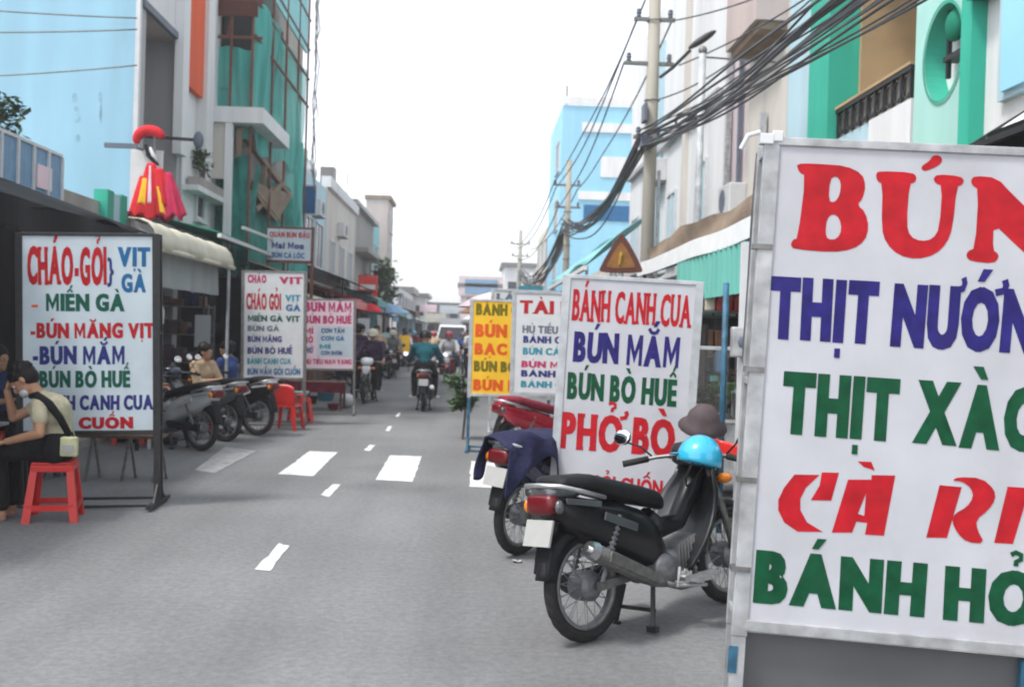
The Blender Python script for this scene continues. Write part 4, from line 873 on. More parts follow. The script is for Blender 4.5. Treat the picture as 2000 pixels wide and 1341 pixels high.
# ------------------------------------------------------------------ people
def basis(f, up=(0, 0, 1)):
    f = Vector(f).normalized(); up = Vector(up); y = up.cross(f).normalized(); z = f.cross(y); return Matrix((f, y, z)).transposed()
def hand(b, w, d, n, side, curl=.5, s=1.0):
    # w wrist, d along the hand, n palm normal (fingers curl to it)
    d = Vector(d).normalized(); n = Vector(n); n = (n - d * n.dot(d)).normalized(); t = d.cross(n) * side; w = Vector(w)
    R = Matrix((d, t, n)).transposed()
    b.ell(w + d * .045 * s, (.052 * s, .04 * s, .018 * s), 10, R)
    for k, (o, L) in enumerate(((.03, .068), (.011, .078), (-.009, .072), (-.027, .056))):
        p0 = w + d * .078 * s + t * o * s; a = curl * 1.0; p1 = p0 + (d * cos(a) + n * sin(a)) * L * .55 * s; a = curl * 2.0; p2 = p1 + (d * cos(a) + n * sin(a)) * L * .5 * s
        b.cap(p0, p1, .0095 * s, .0088 * s, 6); b.cap(p1, p2, .0088 * s, .0075 * s, 6)
    p0 = w + d * .03 * s + t * .032 * s; p1 = p0 + (d * .6 + t * .8 + n * .25).normalized() * .035 * s; p2 = p1 + (d * .85 + t * .3 + n * .5).normalized() * .03 * s
    b.cap(p0, p1, .012 * s, .0105 * s, 6); b.cap(p1, p2, .0105 * s, .0085 * s, 6)
def person(label, loc, rz, J, shirt, trousers, voxel=.012, skin='skin', hairm='hair', hair=True, sleeve=.55, group=None, shoes='blackplastic', hands=True, collar=None, helmetm=None, mask=False, barefoot=False, name='person'):
    r = empty(name, loc, label, 'person', group, rot=(0, 0, rz))
    J = {k: Vector(v) for k, v in J.items()}
    ax = (J['sL'] - J['sR']).normalized(); fw = ax.cross((J['che'] - J['pel']).normalized()).normalized()
    hipL, hipR = J['pel'] + ax * .09, J['pel'] - ax * .09
    H = basis(J['fd'], J.get('fu', (0, 0, 1)))
    b = MB()
    def torso(b, e):
        b.cap(J['pel'], J['pel'].lerp(J['che'], .5), .125 + e, .115 + e); b.cap(J['pel'].lerp(J['che'], .5), J['che'], .115 + e, .135 + e)
        b.cap(hipL, hipR, .11 + e, .11 + e); m = (J['sL'] + J['sR']) / 2
        b.cap(J['che'] + ax * .06, m + ax * .07, .115 + e, .075 + e); b.cap(J['che'] - ax * .06, m - ax * .07, .115 + e, .075 + e); b.cap(J['sL'], J['sR'], .058 + e, .058 + e)
    torso(b, 0); m = (J['sL'] + J['sR']) / 2
    b.cap(m, J['nec'], .062, .052); b.cap(J['nec'], J['hed'] - H @ Vector((.02, 0, .03)), .05, .05)
    hd = J['hed']
    b.ell(hd + H @ Vector((-.012, 0, .025)), (.098, .077, .098), 16, H); b.ell(hd + H @ Vector((.03, 0, -.05)), (.062, .055, .07), 14, H)
    b.ell(hd + H @ Vector((.068, 0, -.098)), (.022, .025, .018), 8, H); b.ell(hd + H @ Vector((.092, 0, -.022)), (.02, .012, .026), 8, H); b.ell(hd + H @ Vector((.1, 0, -.036)), (.013, .016, .011), 8, H)
    b.ell(hd + H @ Vector((.082, 0, .022)), (.014, .05, .012), 8, H); b.ell(hd + H @ Vector((.084, 0, -.066)), (.012, .024, .007), 8, H); b.ell(hd + H @ Vector((.082, 0, -.076)), (.012, .021, .007), 8, H)
    for sy in (-1, 1): b.ell(hd + H @ Vector((-.005, sy * .078, -.012)), (.018, .01, .032), 8, H)
    for S, hip in (('L', hipL), ('R', hipR)):
        b.cap(J['s' + S], J['e' + S], .05, .04); b.cap(J['e' + S], J['h' + S], .04, .027)
        if hands:
            d = J['h' + S] - J['e' + S]; d = J.get('hd' + S, d); n = J.get('hn' + S, Vector((0, 0, -1)) + fw * .2)
            hand(b, J['h' + S] + d.normalized() * .01, d, n, 1 if S == 'R' else -1, J.get('cu' + S, Vector((.55, 0, 0))).x)
        else: b.ell(J['h' + S], .04, 8)
        b.cap(hip, J['k' + S], .082, .058); b.cap(J['k' + S], J['a' + S], .056, .036); q = J['a' + S].copy(); q.z = max(.03, q.z - .05)
        t = J['t' + S]; b.cap(q, t, .034, .026)
    body = b.build('body', skin, r, smooth=True, remesh=voxel, smooth_it=3)
    # clothes follow the same joints a little outside the skin
    b = MB(); torso(b, .014)
    for S in 'LR':
        b.cap(J['s' + S], J['s' + S].lerp(J['e' + S], sleeve if sleeve <= 1 else 1), .068, .062)
        if sleeve > 1: b.cap(J['e' + S], J['e' + S].lerp(J['h' + S], sleeve - 1), .056, .045)
    b.cap(m, J['nec'].lerp(m, .45), .075, .066)
    b.build('shirt', shirt, body, smooth=True, remesh=max(voxel, .011), smooth_it=2)
    b = MB(); b.cap(J['pel'], J['pel'].lerp(J['che'], .22), .142, .135); b.cap(hipL, hipR, .128, .128)
    for S, hip in (('L', hipL), ('R', hipR)):
        b.cap(hip, J['k' + S], .1, .077); b.cap(J['k' + S], J['k' + S].lerp(J['a' + S], .93), .077, .06)
    b.build('trousers', trousers, body, smooth=True, remesh=max(voxel, .012), smooth_it=2)
    for S in 'LR':
        q = J['a' + S].copy(); q.z = max(.03, q.z - .05); t = J['t' + S]
        if barefoot: MB().cap(q - Vector((0, 0, .026)), t - Vector((0, 0, .02)), .03, .032, 8).build('sandal', shoes, body, smooth=True)
        else: MB().cap(q, t, .043, .036).build('shoe', shoes, body, smooth=True)
    for sy in (-1, 1):
        e = MB().ell(hd + H @ Vector((.078, sy * .031, .002)), (.012, .016, .009), 8, H).build('eye', 'eye_white', body, smooth=True); MB().ell(hd + H @ Vector((.086, sy * .031, .002)), (.006, .007, .007), 8, H).build('iris', 'eye_dark', e, smooth=True)
    if hair and not helmetm:
        b = MB().ell(hd + H @ Vector((-.022, 0, .045)), (.103, .09, .092), 14, H).ell(hd + H @ Vector((-.05, 0, -.005)), (.075, .085, .08), 12, H)
        rn = random.Random(hash(label) % 1000 if False else len(label))
        for i in range(110):
            a, c = rn.uniform(0, 2 * pi), rn.uniform(.1, 1.35); v = Vector((sin(c) * cos(a) * .1 - .03, sin(c) * sin(a) * .09, cos(c) * .1 + .04))
            if v.x > .055 and v.z < .06: continue
            q = hd + H @ v; b.cap(q, q + H @ Vector((v.x * .2 + .012, v.y * .25, -.035)), .012, .004, 5)
        b.build('hair', hairm, body, smooth=True, remesh=.006 if voxel < .01 else .01, smooth_it=0)
    if mask: MB().ell(hd + H @ Vector((.05, 0, -.075)), (.047, .053, .042), 12, H).build('face_mask', 'frame_white', body, smooth=True)
    if helmetm:
        o = helmet(None, hd + H @ Vector((-.01, 0, .02)), helmetm, H.to_euler(), 1.0, body)
    return r
# man on the red stool at the left
MX = gnd(105, 1012); mx, my = MX.x, MX.y
def stool(label, x, y, rz, m='plastic_red', h=.455, group='red plastic stools'):
    r = empty('plastic_stool', (x, y, 0), label, 'stool', group, rot=(0, 0, rz))
    b = MB().box(-.15, .15, -.15, .15, h - .02, h)
    for i in range(4): a = pi / 2 * i; R = Matrix.Rotation(a, 3, 'Z'); b.box(-.15, .15, .13, .155, h - .075, h - .0201, R, Vector((0, 0, 0)))
    b.build('seat', m, r, bevel=.012)
    for sx in (-1, 1):
        for sy in (-1, 1):
            rs = []
            for z, o, w in ((.0, .2, .06), (h - .02, .148, .05)):
                rs.append([(sx * o, sy * o, z), (sx * (o - w), sy * o, z), (sx * (o - w), sy * (o - .014), z), (sx * (o - .014), sy * (o - .014), z), (sx * (o - .014), sy * (o - w), z), (sx * o, sy * (o - w), z)])
            MB().rings(rs).build('leg', m, r)
    b = MB()
    for i in range(4): R = Matrix.Rotation(pi / 2 * i, 3, 'Z'); b.box(-.17, .17, .174, .186, .09, .135, R, Vector((0, 0, 0)))
    b.build('brace', m, r)
    return r
stool('red plastic stool under the man at the big menu sign', mx, my, radians(14))
JM = dict(pel=(.05, 0, .56), che=(.0, .0, .83), nec=(-.11, -.01, .97), hed=(-.22, -.02, 1.07), fd=(-.66, -.2, -.7), fu=(-.7, 0, .7), sL=(-.02, -.185, .9), sR=(-.08, .18, .9),
          eL=(.02, -.27, .69), hL=(-.23, -.24, .62), eR=(-.33, .08, .77), hR=(-.35, -.0, .98), kL=(-.36, -.13, .53), aL=(-.3, -.14, .1), tL=(-.43, -.22, .03), kR=(-.36, .1, .53), aR=(-.33, .1, .1), tR=(-.45, .08, .03),
          hdL=(-1, .05, -.25), hnL=(-.1, .1, -1), hdR=(.25, -.1, .9), hnR=(.6, .1, -.3), cuL=(.6, 0, 0), cuR=(.35, 0, 0))
mat('shirt_khaki', (.48, .44, .31), .85, 0, .18, 14, .9, 16); mat('cloth_black', (.012, .012, .014), .85, 0, .3, 10, .8, 16); mat('cloth_teal', (.015, .12, .15), .85, 0, .15, 9); mat('cloth_grey', (.2, .2, .2), .85, 0, .15, 9); mat('cloth_tan', (.5, .36, .24), .85, 0, .15, 9); mat('cloth_navy', (.02, .03, .09), .85, 0, .2, 9)
mat('cloth_blue', (.04, .08, .25), .85, 0, .15, 9); mat('cloth_white', (.7, .7, .7), .8, 0, .06, 9); mat('cloth_maroon', (.2, .02, .04), .8, 0, .15, 9); mat('sandal', (.45, .25, .2), .7); mat('pouch', (.5, .5, .3), .8, 0, .2, 12)
man = person('man in khaki shirt hunched on a red stool with a mask pulled to his chin', (mx - .03, my, 0), 0, JM, 'shirt_khaki', 'cloth_black', voxel=.0065, sleeve=.5, mask=True, barefoot=True, shoes='sandal')
bd = [c for c in man.children if c.name.startswith('body')][0]
b = MB(); P = [Vector((-.095, -.17, .96)), Vector((-.03, -.22, .975)), Vector((.06, -.205, .91)), Vector((.135, -.17, .79)), Vector((.19, -.135, .66))]
b.tube(P, [.022, .03, .03, .028, .025], 8); b.build('shoulder_stripe', 'cloth_black', bd, smooth=True)
b = MB().box(.14, .27, -.2, -.15, .51, .66); b.build('pouch', 'pouch', bd, bevel=.015)
b = MB().box(.16, .25, -.206, -.201, .54, .6); b.build('pouch_label', 'plate', bd)
# folding table with a bowl in front of him
tx, ty = mx - .78, my - .05
r = empty('folding_table', (tx, ty, 0), 'small steel folding table at the left edge beside the seated man', 'table')
MB().box(-.45, .29, -.32, .35, .69, .715).build('tabletop', 'galv', r, bevel=.006)
for sx in (-1, 1):
    for sy in (-1, 1): MB().bar((-.08 + sx * .32, sy * .27, 0), (-.08 + sx * .3, sy * .26, .69), .025).build('leg', 'galv_dull', r)
o = MB().lathe([(.05, 0), (.055, .008), (.09, .05), (.105, .075), (.1, .075), (.085, .05), (.02, .012)], 24).build('soup_bowl', 'frame_white', smooth=True, loc=(tx + .17, ty - .12, .716)); tag(o, 'white soup bowl on the folding table by the seated man', 'bowl')
o = MB().box(-.09, .09, -.07, .07, 0, .1).build('napkin_box', 'railing_blue', bevel=.012, loc=(tx + .0, ty + .12, .716)); tag(o, 'blue napkin box on the folding table', 'box')
o = MB().lathe([(.13, 0), (.15, .02), (.17, .2), (.175, .22), (.165, .22), (.14, .03)], 24).build('plastic_tub', 'cloth_blue', smooth=True, loc=(tx + .2, ty - .4, .4)); o.location.z = .0; tag(o, 'blue plastic tub on the road under the folding table', 'tub')
# generic poses
SIT = dict(pel=(0, 0, .56), che=(.03, 0, .84), nec=(.06, 0, 1.02), hed=(.09, 0, 1.15), fd=(1, .1, -.1), sL=(.05, .19, .96), sR=(.05, -.19, .96), eL=(.16, .25, .72), hL=(.36, .12, .72), eR=(.16, -.25, .72), hR=(.36, -.12, .76),
           kL=(.42, .12, .54), aL=(.38, .12, .1), tL=(.54, .13, .03), kR=(.42, -.12, .54), aR=(.4, -.12, .1), tR=(.56, -.13, .03))
RIDE = dict(pel=(.14, 0, .87), che=(.2, 0, 1.12), nec=(.25, 0, 1.3), hed=(.3, 0, 1.42), fd=(1, 0, -.12), sL=(.22, .2, 1.24), sR=(.22, -.2, 1.24), eL=(.47, .29, 1.02), hL=(.79, .32, .91), eR=(.47, -.29, 1.02), hR=(.79, -.32, .91),
            kL=(.58, .2, .7), aL=(.55, .2, .34), tL=(.7, .22, .29), kR=(.58, -.2, .7), aR=(.55, -.2, .34), tR=(.7, -.22, .29), cuL=(.9, 0, 0), cuR=(.9, 0, 0))
def rider(label, bike, J, **k):
    return person(label, bike.location, bike.rotation_euler.z, J, voxel=.014, **k)
p = at(2, 742, 10.0)
person('man sitting in the shadow behind the seated man at the far left edge', (p.x - .1, 10.0, .0), radians(-20), SIT, 'cloth_navy', 'cloth_black', voxel=.012, hands=True); stool('red stool under the shaded man at the far left edge', p.x - .1, 10.0, .2)  # shirt colour darkened to suit the gloom where he sits
p = at(392, 700, 14.6); person('woman in a tan top sitting behind the silver motorbike', (p.x, 14.6, .0), radians(-25), SIT, 'cloth_tan', 'cloth_grey', voxel=.014, sleeve=1.4); stool('red stool under the woman in the tan top', p.x, 14.6, .1)
p = at(455, 705, 17.2); person('person in grey and blue bending forward left of the tall white sign', (p.x, 17.2, .0), radians(200), SIT, 'cloth_grey', 'cloth_blue', voxel=.014, sleeve=1.4); stool('red stool under the person in grey', p.x, 17.2, .4)
# ------------------------------------------------------------------ parked bikes
m2 = moto('motorbike under a navy cloth cover behind the nearest motorbike', G(1014, 1082), 42, 'moto_navy', 'moto_navy', lean=2, mirrors=False)
b = MB()
def drape(u, v):
    x = -.31 + .8 * u; a = (v - .5) * 2; top = .85 - .06 * max(0, u - .3) - .22 * max(0, .22 - u) + .018 * sin(11 * u + 3 * a); w = .11 + .05 * sin(pi * u)
    if abs(a) < .4: return (x, a / .4 * w, top + .02 * (1 - (a / .4) ** 2) + .012 * sin(17 * u + 5 * a))
    t = (abs(a) - .4) / .6; drop = .24 + .09 * sin(7 * u + 2 + (1 if a > 0 else 0)) + .04 * sin(23 * u); k = min(1, .25 + t)
    return (x - .05 * t * (1 - u), math.copysign(w + .035 * sin(pi * t * .6) + .03 * k * sin(21 * u + 3 * a) * t, a), top - .012 - drop * t)
b.grid(drape, 60, 40); o = b.build('bike_cover', 'cover_navy', smooth=True, solid=.01); o.location = m2.location; o.rotation_euler = m2.rotation_euler; tag(o, 'navy cloth cover draped over the second motorbike', 'bike cover')
m3 = moto('dark red motorbike parked below the yellow and white signs', (.52, 11.2), 60, 'moto_red', 'moto_red', 'moto_red', trim='moto_red', emblem=False, seat='cloth_maroon', plate=False)
m4 = moto('silver grey motorbike parked tail out beside the big left sign', G(392, 880), -58, 'moto_silver', 'moto_silver', 'moto_navy', trim='moto_silver', plate=False)
m5 = moto('dark motorbike tucked between the silver bike and the last left bike', G(440, 862), -62, 'moto_navy', 'moto_grey', 'moto_grey', trim='plate', plate=False)
m6 = moto('black motorbike with a pale tail stripe beside the red plastic chairs', G(502, 850), -66, 'moto_black', 'moto_black', 'moto_grey', trim='moto_white', plate=False)
# riders
mr = moto('black motorbike with a white plate ridden away down the street', G(826, 803), -1, 'moto_black', 'moto_black', 'moto_grey', group='motorbikes being ridden on the street', detail=False, name='ridden_motorbike')
rider('rider in a dark teal shirt and black helmet riding away', mr, RIDE, shirt='cloth_teal', trousers='cloth_black', helmetm='moto_black', sleeve=1.7)
ml = moto('black motorbike with a white nose coming toward the camera', (at(722, 700, 21).x, 22), 183, 'moto_black', 'moto_black', 'moto_grey', cowl='moto_white', group='motorbikes being ridden on the street', detail=False, name='ridden_motorbike')
J2 = dict(RIDE); J2.update(kR=(.5, -.26, .62), aR=(.62, -.3, .15), tR=(.76, -.31, .04))
rider('oncoming rider in a purple shirt and pale helmet on the left lane', ml, J2, shirt='cloth_purple', trousers='cloth_black', helmetm='tarp_cream', sleeve=1.7)
mq = moto('red and white motorbike coming past the white van', (at(874, 740, 30).x, 31), 181, 'moto_red', 'moto_red', 'moto_grey', cowl='moto_white', group='motorbikes being ridden on the street', detail=False, name='ridden_motorbike')
rider('oncoming rider in a pale shirt on the red and white motorbike', mq, RIDE, shirt='cloth_white', trousers='cloth_navy', helmetm='moto_red', sleeve=1.6)
far_spots = [(757, 32, -50, 'black'), (770, 37, -55, 'grey'), (781, 43, -60, 'red')]
for px, Y, hd, c in far_spots:
    moto('small %s motorbike parked far along the left side' % {'black': 'black', 'grey': 'grey', 'red': 'red'}[c], (at(px, 700, Y).x, Y), hd, 'moto_' + c, 'moto_' + c, group='motorbikes parked far down the street', detail=False)
mb = moto('far black motorbike ridden down the middle of the street', (at(842, 700, 46).x, 46), 0, 'moto_black', 'moto_black', detail=False, group='motorbikes being ridden on the street', name='ridden_motorbike')
rider('far rider in a white shirt ahead of the teal shirted rider', mb, RIDE, shirt='cloth_white', trousers='cloth_navy', helmetm='moto_grey', sleeve=1.6)
mb = moto('far grey motorbike coming along the left lane', (at(808, 700, 52).x, 52), 180, 'moto_grey', 'moto_grey', detail=False, group='motorbikes being ridden on the street', name='ridden_motorbike')
rider('far oncoming rider in a maroon shirt', mb, RIDE, shirt='cloth_maroon', trousers='cloth_black', helmetm='helmet_blue', sleeve=1.6)
# white van
p = at(881, 700, 50)
r = empty('white_van', (p.x, 50, 0), 'white van with a dark windscreen far down the street', 'van')
def vs(y, z0, z1, w, wt): return [Vector((x, y, z)) for x, z in ((-w, z0), (w, z0), (w, (z0 + z1) / 2), (wt, z1), (-wt, z1), (-w, (z0 + z1) / 2))]
MB().rings([vs(0, .3, .85, .78, .76), vs(.1, .25, 1.05, .83, .8), vs(.7, .25, 1.15, .84, .8), vs(1.25, .25, 1.85, .84, .66), vs(1.6, .25, 1.92, .84, .68), vs(4.0, .25, 1.9, .84, .68), vs(4.1, .3, 1.7, .82, .66)]).build('body', 'car_white', r, bevel=.04)
MB().poly([(-.74, .7, 1.17), (.74, .7, 1.17), (.6, 1.2, 1.8), (-.6, 1.2, 1.8)]).build('windscreen', 'car_glass', r, solid=.03)
for sx in (-1, 1):
    MB().ell((sx * .62, .06, .78), (.14, .06, .09), 8).build('headlight', 'lens_clear', r); MB().box(*sorted((sx * .82, sx * .98)), .8, .9, 1.15, 1.35).build('mirror', 'blackplastic', r)
    for yy in (.85, 3.3):
        w = MB().lathe([(.3, -.09), (.32, -.06), (.32, .06), (.3, .09), (.18, .1)], 20, (sx * .74, yy, .32), Matrix.Rotation(pi / 2, 3, 'Y')).build('wheel', 'rubber', r)
        MB().lathe([(.17, -.1), (.17, .1), (.05, .105)], 12, (sx * .75, yy, .32), Matrix.Rotation(pi / 2, 3, 'Y')).build('rim', 'alu', w)
bx('bumper', 'paint_grey', r, -.8, .8, -.06, .06, .3, .55); bx('grille', 'blackplastic', r, -.4, .4, -.02, .03, .62, .8); bx('plate', 'plate', r, -.2, .2, -.08, -.062, .36, .5)
# ------------------------------------------------------------------ utility poles and cables
def pole(label, x, y, h, r0, r1, arms):
    r = empty('utility_pole', (x, y, 0), label, 'utility pole', 'utility poles on the right side')
    MB().tube([(0, 0, 0), (0, 0, h * .5), (0, 0, h)], [r0, (r0 + r1) / 2, r1], 20).build('shaft', 'pole_concrete', r, smooth=True)
    for z, a, b in arms:
        o = MB().bar((-a, -.02, z), (b, -.02, z), .06).build('crossarm', 'steel_dirty', r)
        for i in range(2):
            xx = (-a + .08) if i == 0 else (b - .08); MB().lathe([(.02, 0), (.045, .02), (.03, .05), (.05, .07), (.035, .1), (.045, .12), (.015, .15)], 10, (xx, -.02, z + .03)).build('insulator', 'paint_grey', o)
    f = MB()
    for z in (h * .56, h * .62, h * .77): f.tube([(r0 * cos(2 * pi * k / 14), r0 * sin(2 * pi * k / 14), z) for k in range(14)], .012, 5, True)
    f.build('clamp_band', 'steel_dirty', r); return r
pb = at(1262, 560, 16.9); P1 = Vector((pb.x, 16.9, 0))
rp = pole('tall concrete utility pole standing behind the warning sign', P1.x, P1.y, 9.0, .125, .095, ((6.95, .35, .35), (6.2, .5, .35), (4.95, .3, .2)))
MB().box(-.16, -.1, -.2, .1, 5.2, 5.5).build('junction_box', 'paint_grey', rp, bevel=.01); MB().box(-.2, .0, -.25, -.13, 4.75, 4.95).build('junction_box', 'paint_grey', rp, bevel=.01)
MB().tube([(.1, -.1, 5.95), (.3, -.2, 6.1), (.55, -.4, 6.35)], .03).ell((.72, -.5, 6.5), (.28, .08, .06), 10, Matrix.Rotation(radians(-35), 3, 'Y')).build('street_lamp_arm', 'blackmetal', rp)
MB().tube([(.16, .0, .2), (.16, 0, 4.4)], .03).build('conduit', 'galv_dull', rp)
P2 = Vector((at(1106, 500, 31.5).x, 31.5, 0)); pole('second utility pole beyond the teal tarpaulin', P2.x, P2.y, 7.1, .12, .09, ((6.3, .5, .4), (5.6, .4, .4)))
P3 = Vector((at(1015, 520, 58).x, 58, 0)); pole('farthest thin utility pole on the right', P3.x, P3.y, 7.6, .15, .11, ((6.8, .6, .6), (6.1, .5, .5)))
p = at(1362, 440, 15.3)
r = empty('metal_mast', (p.x, 15.3, 0), 'thin grey metal mast right of the tall utility pole', 'mast'); MB().tube([(0, 0, 0), (0, 0, 5.95)], .055, 10).build('tube', 'galv_dull', r, smooth=True); MB().ell((0, 0, 6.0), .07, 8).bar((0, 0, 5.9), (1.6, 0, 5.85), .025).build('cap', 'steel_dirty', r)
def cable(a, b, sag, r=.012, label=None, group=None, wob=0, seed=0, n=22, m='cable'):
    rn = random.Random(seed); a, b = Vector(a), Vector(b); ph = rn.uniform(0, 6); pts = []
    for i in range(n + 1):
        t = i / n; q = a.lerp(b, t); q.z -= sag * 4 * t * (1 - t); q.x += wob * sin(5 * t + ph) * sin(pi * t); q.z += wob * .6 * sin(9 * t + ph) * sin(pi * t); pts.append(q)
    o = MB().tube(pts, r, 6).build('overhead_cable', m, smooth=True)
    return tag(o, label, 'cable', group)
rn = random.Random(11)
A = P1 + Vector((-.12, -.1, 4.85)); B0 = Vector((at(1720, -60, 7.2).x, 7.0, 4.35)); 
NB = at(1660, -30, 7.8)
LB = 'black cable in the thick sagging bundle running to the tall utility pole'
for i in range(20):
    t = rn.uniform(-1, 1)
    a = A + Vector((rn.uniform(-.12, .12), 0, rn.uniform(-.16, .2))); b = Vector((NB.x, NB.y, NB.z)) + Vector((rn.uniform(-.2, .2), 0, rn.uniform(-.22, .3)))
    d = (b - a); cable(a, b + d * .5, .16 + .15 * rn.random(), rn.uniform(.008, .016), LB, 'cables of the thick overhead bundle', .07, i, 26)
LB = 'black cable in the bundle dropping from the tall pole to the second pole'
for i in range(18):
    a = A + Vector((rn.uniform(-.12, .12), 0, rn.uniform(-.16, .2))); b = P2 + Vector((rn.uniform(-.2, .1), 0, 5.0 + rn.uniform(-.3, .3)))
    cable(a, b, .5 + .2 * rn.random(), rn.uniform(.01, .024), LB, 'cables between the first and second pole', .09, 40 + i)
for i, (z1, z2, x1, x2) in enumerate(((6.95, 6.2, -.3, -.4), (6.95, 6.2, .3, .3), (6.2, 5.6, -.5, -.3), (7.6, 6.4, -.05, -.45))):
    cable(P1 + Vector((x1, 0, z1)), P2 + Vector((x2, 0, z2)), .35, .016, 'upper cable strung from the tall pole crossarms to the second pole', 'upper cables between the poles', .03, 70 + i)
    cable(P2 + Vector((x2, 0, z2)), P3 + Vector((x2, 0, z2 + .5)), .8, .02, 'cable strung from the second pole to the farthest pole', 'cables to the farthest pole', .05, 80 + i)
for i, (x, z) in enumerate(((.45, 6.2), (.3, 6.95), (.1, 5.6))):
    cable(P1 + Vector((x, 0, z)), Vector((4.45, 6 + i * 3.0, 5.6 + .3 * i)), .25, .012, 'thin cable from the tall pole to the turquoise house', 'thin cables to the turquoise house', .02, 90 + i)
b = MB()
for i in range(5):
    c = at(1340 - i * 1.5, 235, 14.6); b.tube([c + Vector((.16 * cos(2 * pi * k / 16) + .02 * i, .03 * i, .11 * sin(2 * pi * k / 16) + rn.uniform(-.02, .02))) for k in range(16)], .016, 5, True)
o = b.build('cable_coil', 'cable'); tag(o, 'coiled spare cable hanging in the overhead bundle right of the tall pole', 'cable coil')
LB = 'grey cable in the bundle running on from the second pole to the farthest pole'
for i in range(14):
    cable(P2 + Vector((rn.uniform(-.2, .1), 0, 5.0 + rn.uniform(-.35, .3))), P3 + Vector((rn.uniform(-.2, .2), 0, 5.2 + rn.uniform(-.4, .4))), .9 + .5 * rn.random(), rn.uniform(.018, .035), LB, 'cables between the second and farthest pole', .14, 140 + i, m='cable')
# loose loops by the near end of the bundle, wires across the left wall
for i, (pa, pb_, sg) in enumerate((((-620, 150), (268, 128), .12), ((-620, 40), (268, 58), .1), ((-620, -40), (268, 36), .08))):
    cable(at(*pa, 14.5), at(*pb_, 16.1), sg, .012, ('lowest', 'middle', 'topmost')[i] + ' of the three thin wires crossing the sky blue wall', None, 0, 110 + i, m='steel_dirty')
o = MB().tube([at(1480, 300, 3.55), at(1470, 420, 3.5), at(1462, 560, 3.5), at(1452, 700, 3.5), at(1462, 745, 3.45), at(1478, 790, 3.42), at(1474, 830, 3.42), at(1448, 852, 3.5), at(1440, 862, 3.6)], .007, 6).build('hanging_cable', 'cable', smooth=True); tag(o, 'black cable looping down the left edge of the big white sign', 'cable')
# ------------------------------------------------------------------ plants
def tree(label, loc, h, cr, n, seed, m='leaf', trunk=.07, name='street_tree', leaf=.12, cat='tree', group=None):
    rn = random.Random(seed); r = empty(name, loc, label, cat, group)
    b = MB().tube([(0, 0, 0), (.03, .02, h * .4), (-.02, .04, h * .75), (.0, 0, h)], [trunk, trunk * .8, trunk * .55, trunk * .25], 8); tips = []
    for i in range(9):
        z = h * rn.uniform(.45, .95); a = rn.uniform(0, 2 * pi); L = cr * rn.uniform(.5, 1.0); t = Vector((L * cos(a), L * sin(a), z + L * rn.uniform(.1, .6))); b.tube([(0, 0, z), t * .5 + Vector((0, 0, z * .5 + .05)), t], [trunk * .4, trunk * .25, trunk * .1], 5); tips.append(t)
    b.build('trunk', 'bark', r); c = MB()
    for i in range(n):
        t = rn.choice(tips) + Vector((rn.gauss(0, cr * .22), rn.gauss(0, cr * .22), rn.gauss(0, cr * .22))); d = Vector((rn.gauss(0, 1), rn.gauss(0, 1), rn.gauss(0, .6))).normalized(); e = d.cross(Vector((0, 0, 1))).normalized(); s = leaf * rn.uniform(.6, 1.3)
        c.poly([t, t + d * s * .5 + e * s * .3, t + d * s, t + d * s * .5 - e * s * .3])
    c.build('crown', m, r); return r
tree('slim green street tree before the far left houses', (at(722, 560, 52).x, 52, 0), 5.0, 1.1, 1500, 3, 'leaf', leaf=.35)
p = at(16, 260, 12.6); tree('dark potted shrub on the terrace at far left', (p.x - .3, 12.8, 3.02), 1.2, .32, 600, 4, 'leaf_dark', .03, 'terrace_shrub', .12, 'shrub')
p = at(405, 400, 19.6); tree('potted plant on the ledge of the orange banded house', (-5.34, 19.6, 4.334), .5, .22, 220, 6, 'leaf', .02, 'ledge_plant', .1, 'plant')
p = at(903, 740, 13.6); tree('leafy green plant standing left of the yellow sign', (p.x + .02, 14.4, 0), .95, .2, 320, 8, 'leaf', .02, 'potted_plant', .14, 'plant')
p = at(1368, 740, 9.4); 
o = MB().grid(lambda u, v: (3.55 + .05 * sin(30 * u), 7.8 + 8 * u, 2.6 - 2.45 * v), 60, 6).build('gloom_sheet', 'tarp_black', solid=.01); tag(o, 'black sheet added to deepen the gloom under the teal awning', 'dark sheet')  # black sheet added behind the cart to darken the stall interior
# ------------------------------------------------------------------ stalls on the right
tx, ty = at(1388, 850, 9.2).x, 9.2
r = empty('food_cart', (tx, ty, 0), 'steel food cart with a glass case under the teal awning', 'food cart')
MB().box(-.42, .5, -.35, .35, .25, .8).build('cabinet', 'galv', r, bevel=.01); MB().box(-.46, .54, -.38, .38, .803, .83).build('counter', 'alu', r)
f = MB()
for x in (-.4, .48):
    for y in (-.3, .3): f.bar((x, y, .83), (x, y, 1.45), .025)
f.box(-.43, .51, -.33, .33, 1.453, 1.48); f.build('case_frame', 'galv_dull', r)
MB().box(-.38, .46, -.315, -.31, .835, 1.45).build('glass', mat('glass_clear', (1, 1, 1), .0, 0, 0, trans=1.0), r)
for sx in (-.3, .38): MB().lathe([(.1, -.03), (.12, -.02), (.12, .02), (.1, .03)], 14, (sx, -.3, .12), Matrix.Rotation(pi / 2, 3, 'X')).build('wheel', 'rubber', r)
tree('heap of fresh green herbs on the food cart', (tx - .1, ty - .02, .84), .2, .2, 500, 12, 'leaf', .01, 'herb_heap', .09, 'herbs')
o = MB().lathe([(.14, 0), (.16, .02), (.16, .22), (.165, .24), (.02, .3), (.02, .33)], 20).build('cooking_pot', 'chrome', smooth=True, loc=(tx + .32, ty - .1, .832)); tag(o, 'steel cooking pot with a lid on the food cart', 'pot')
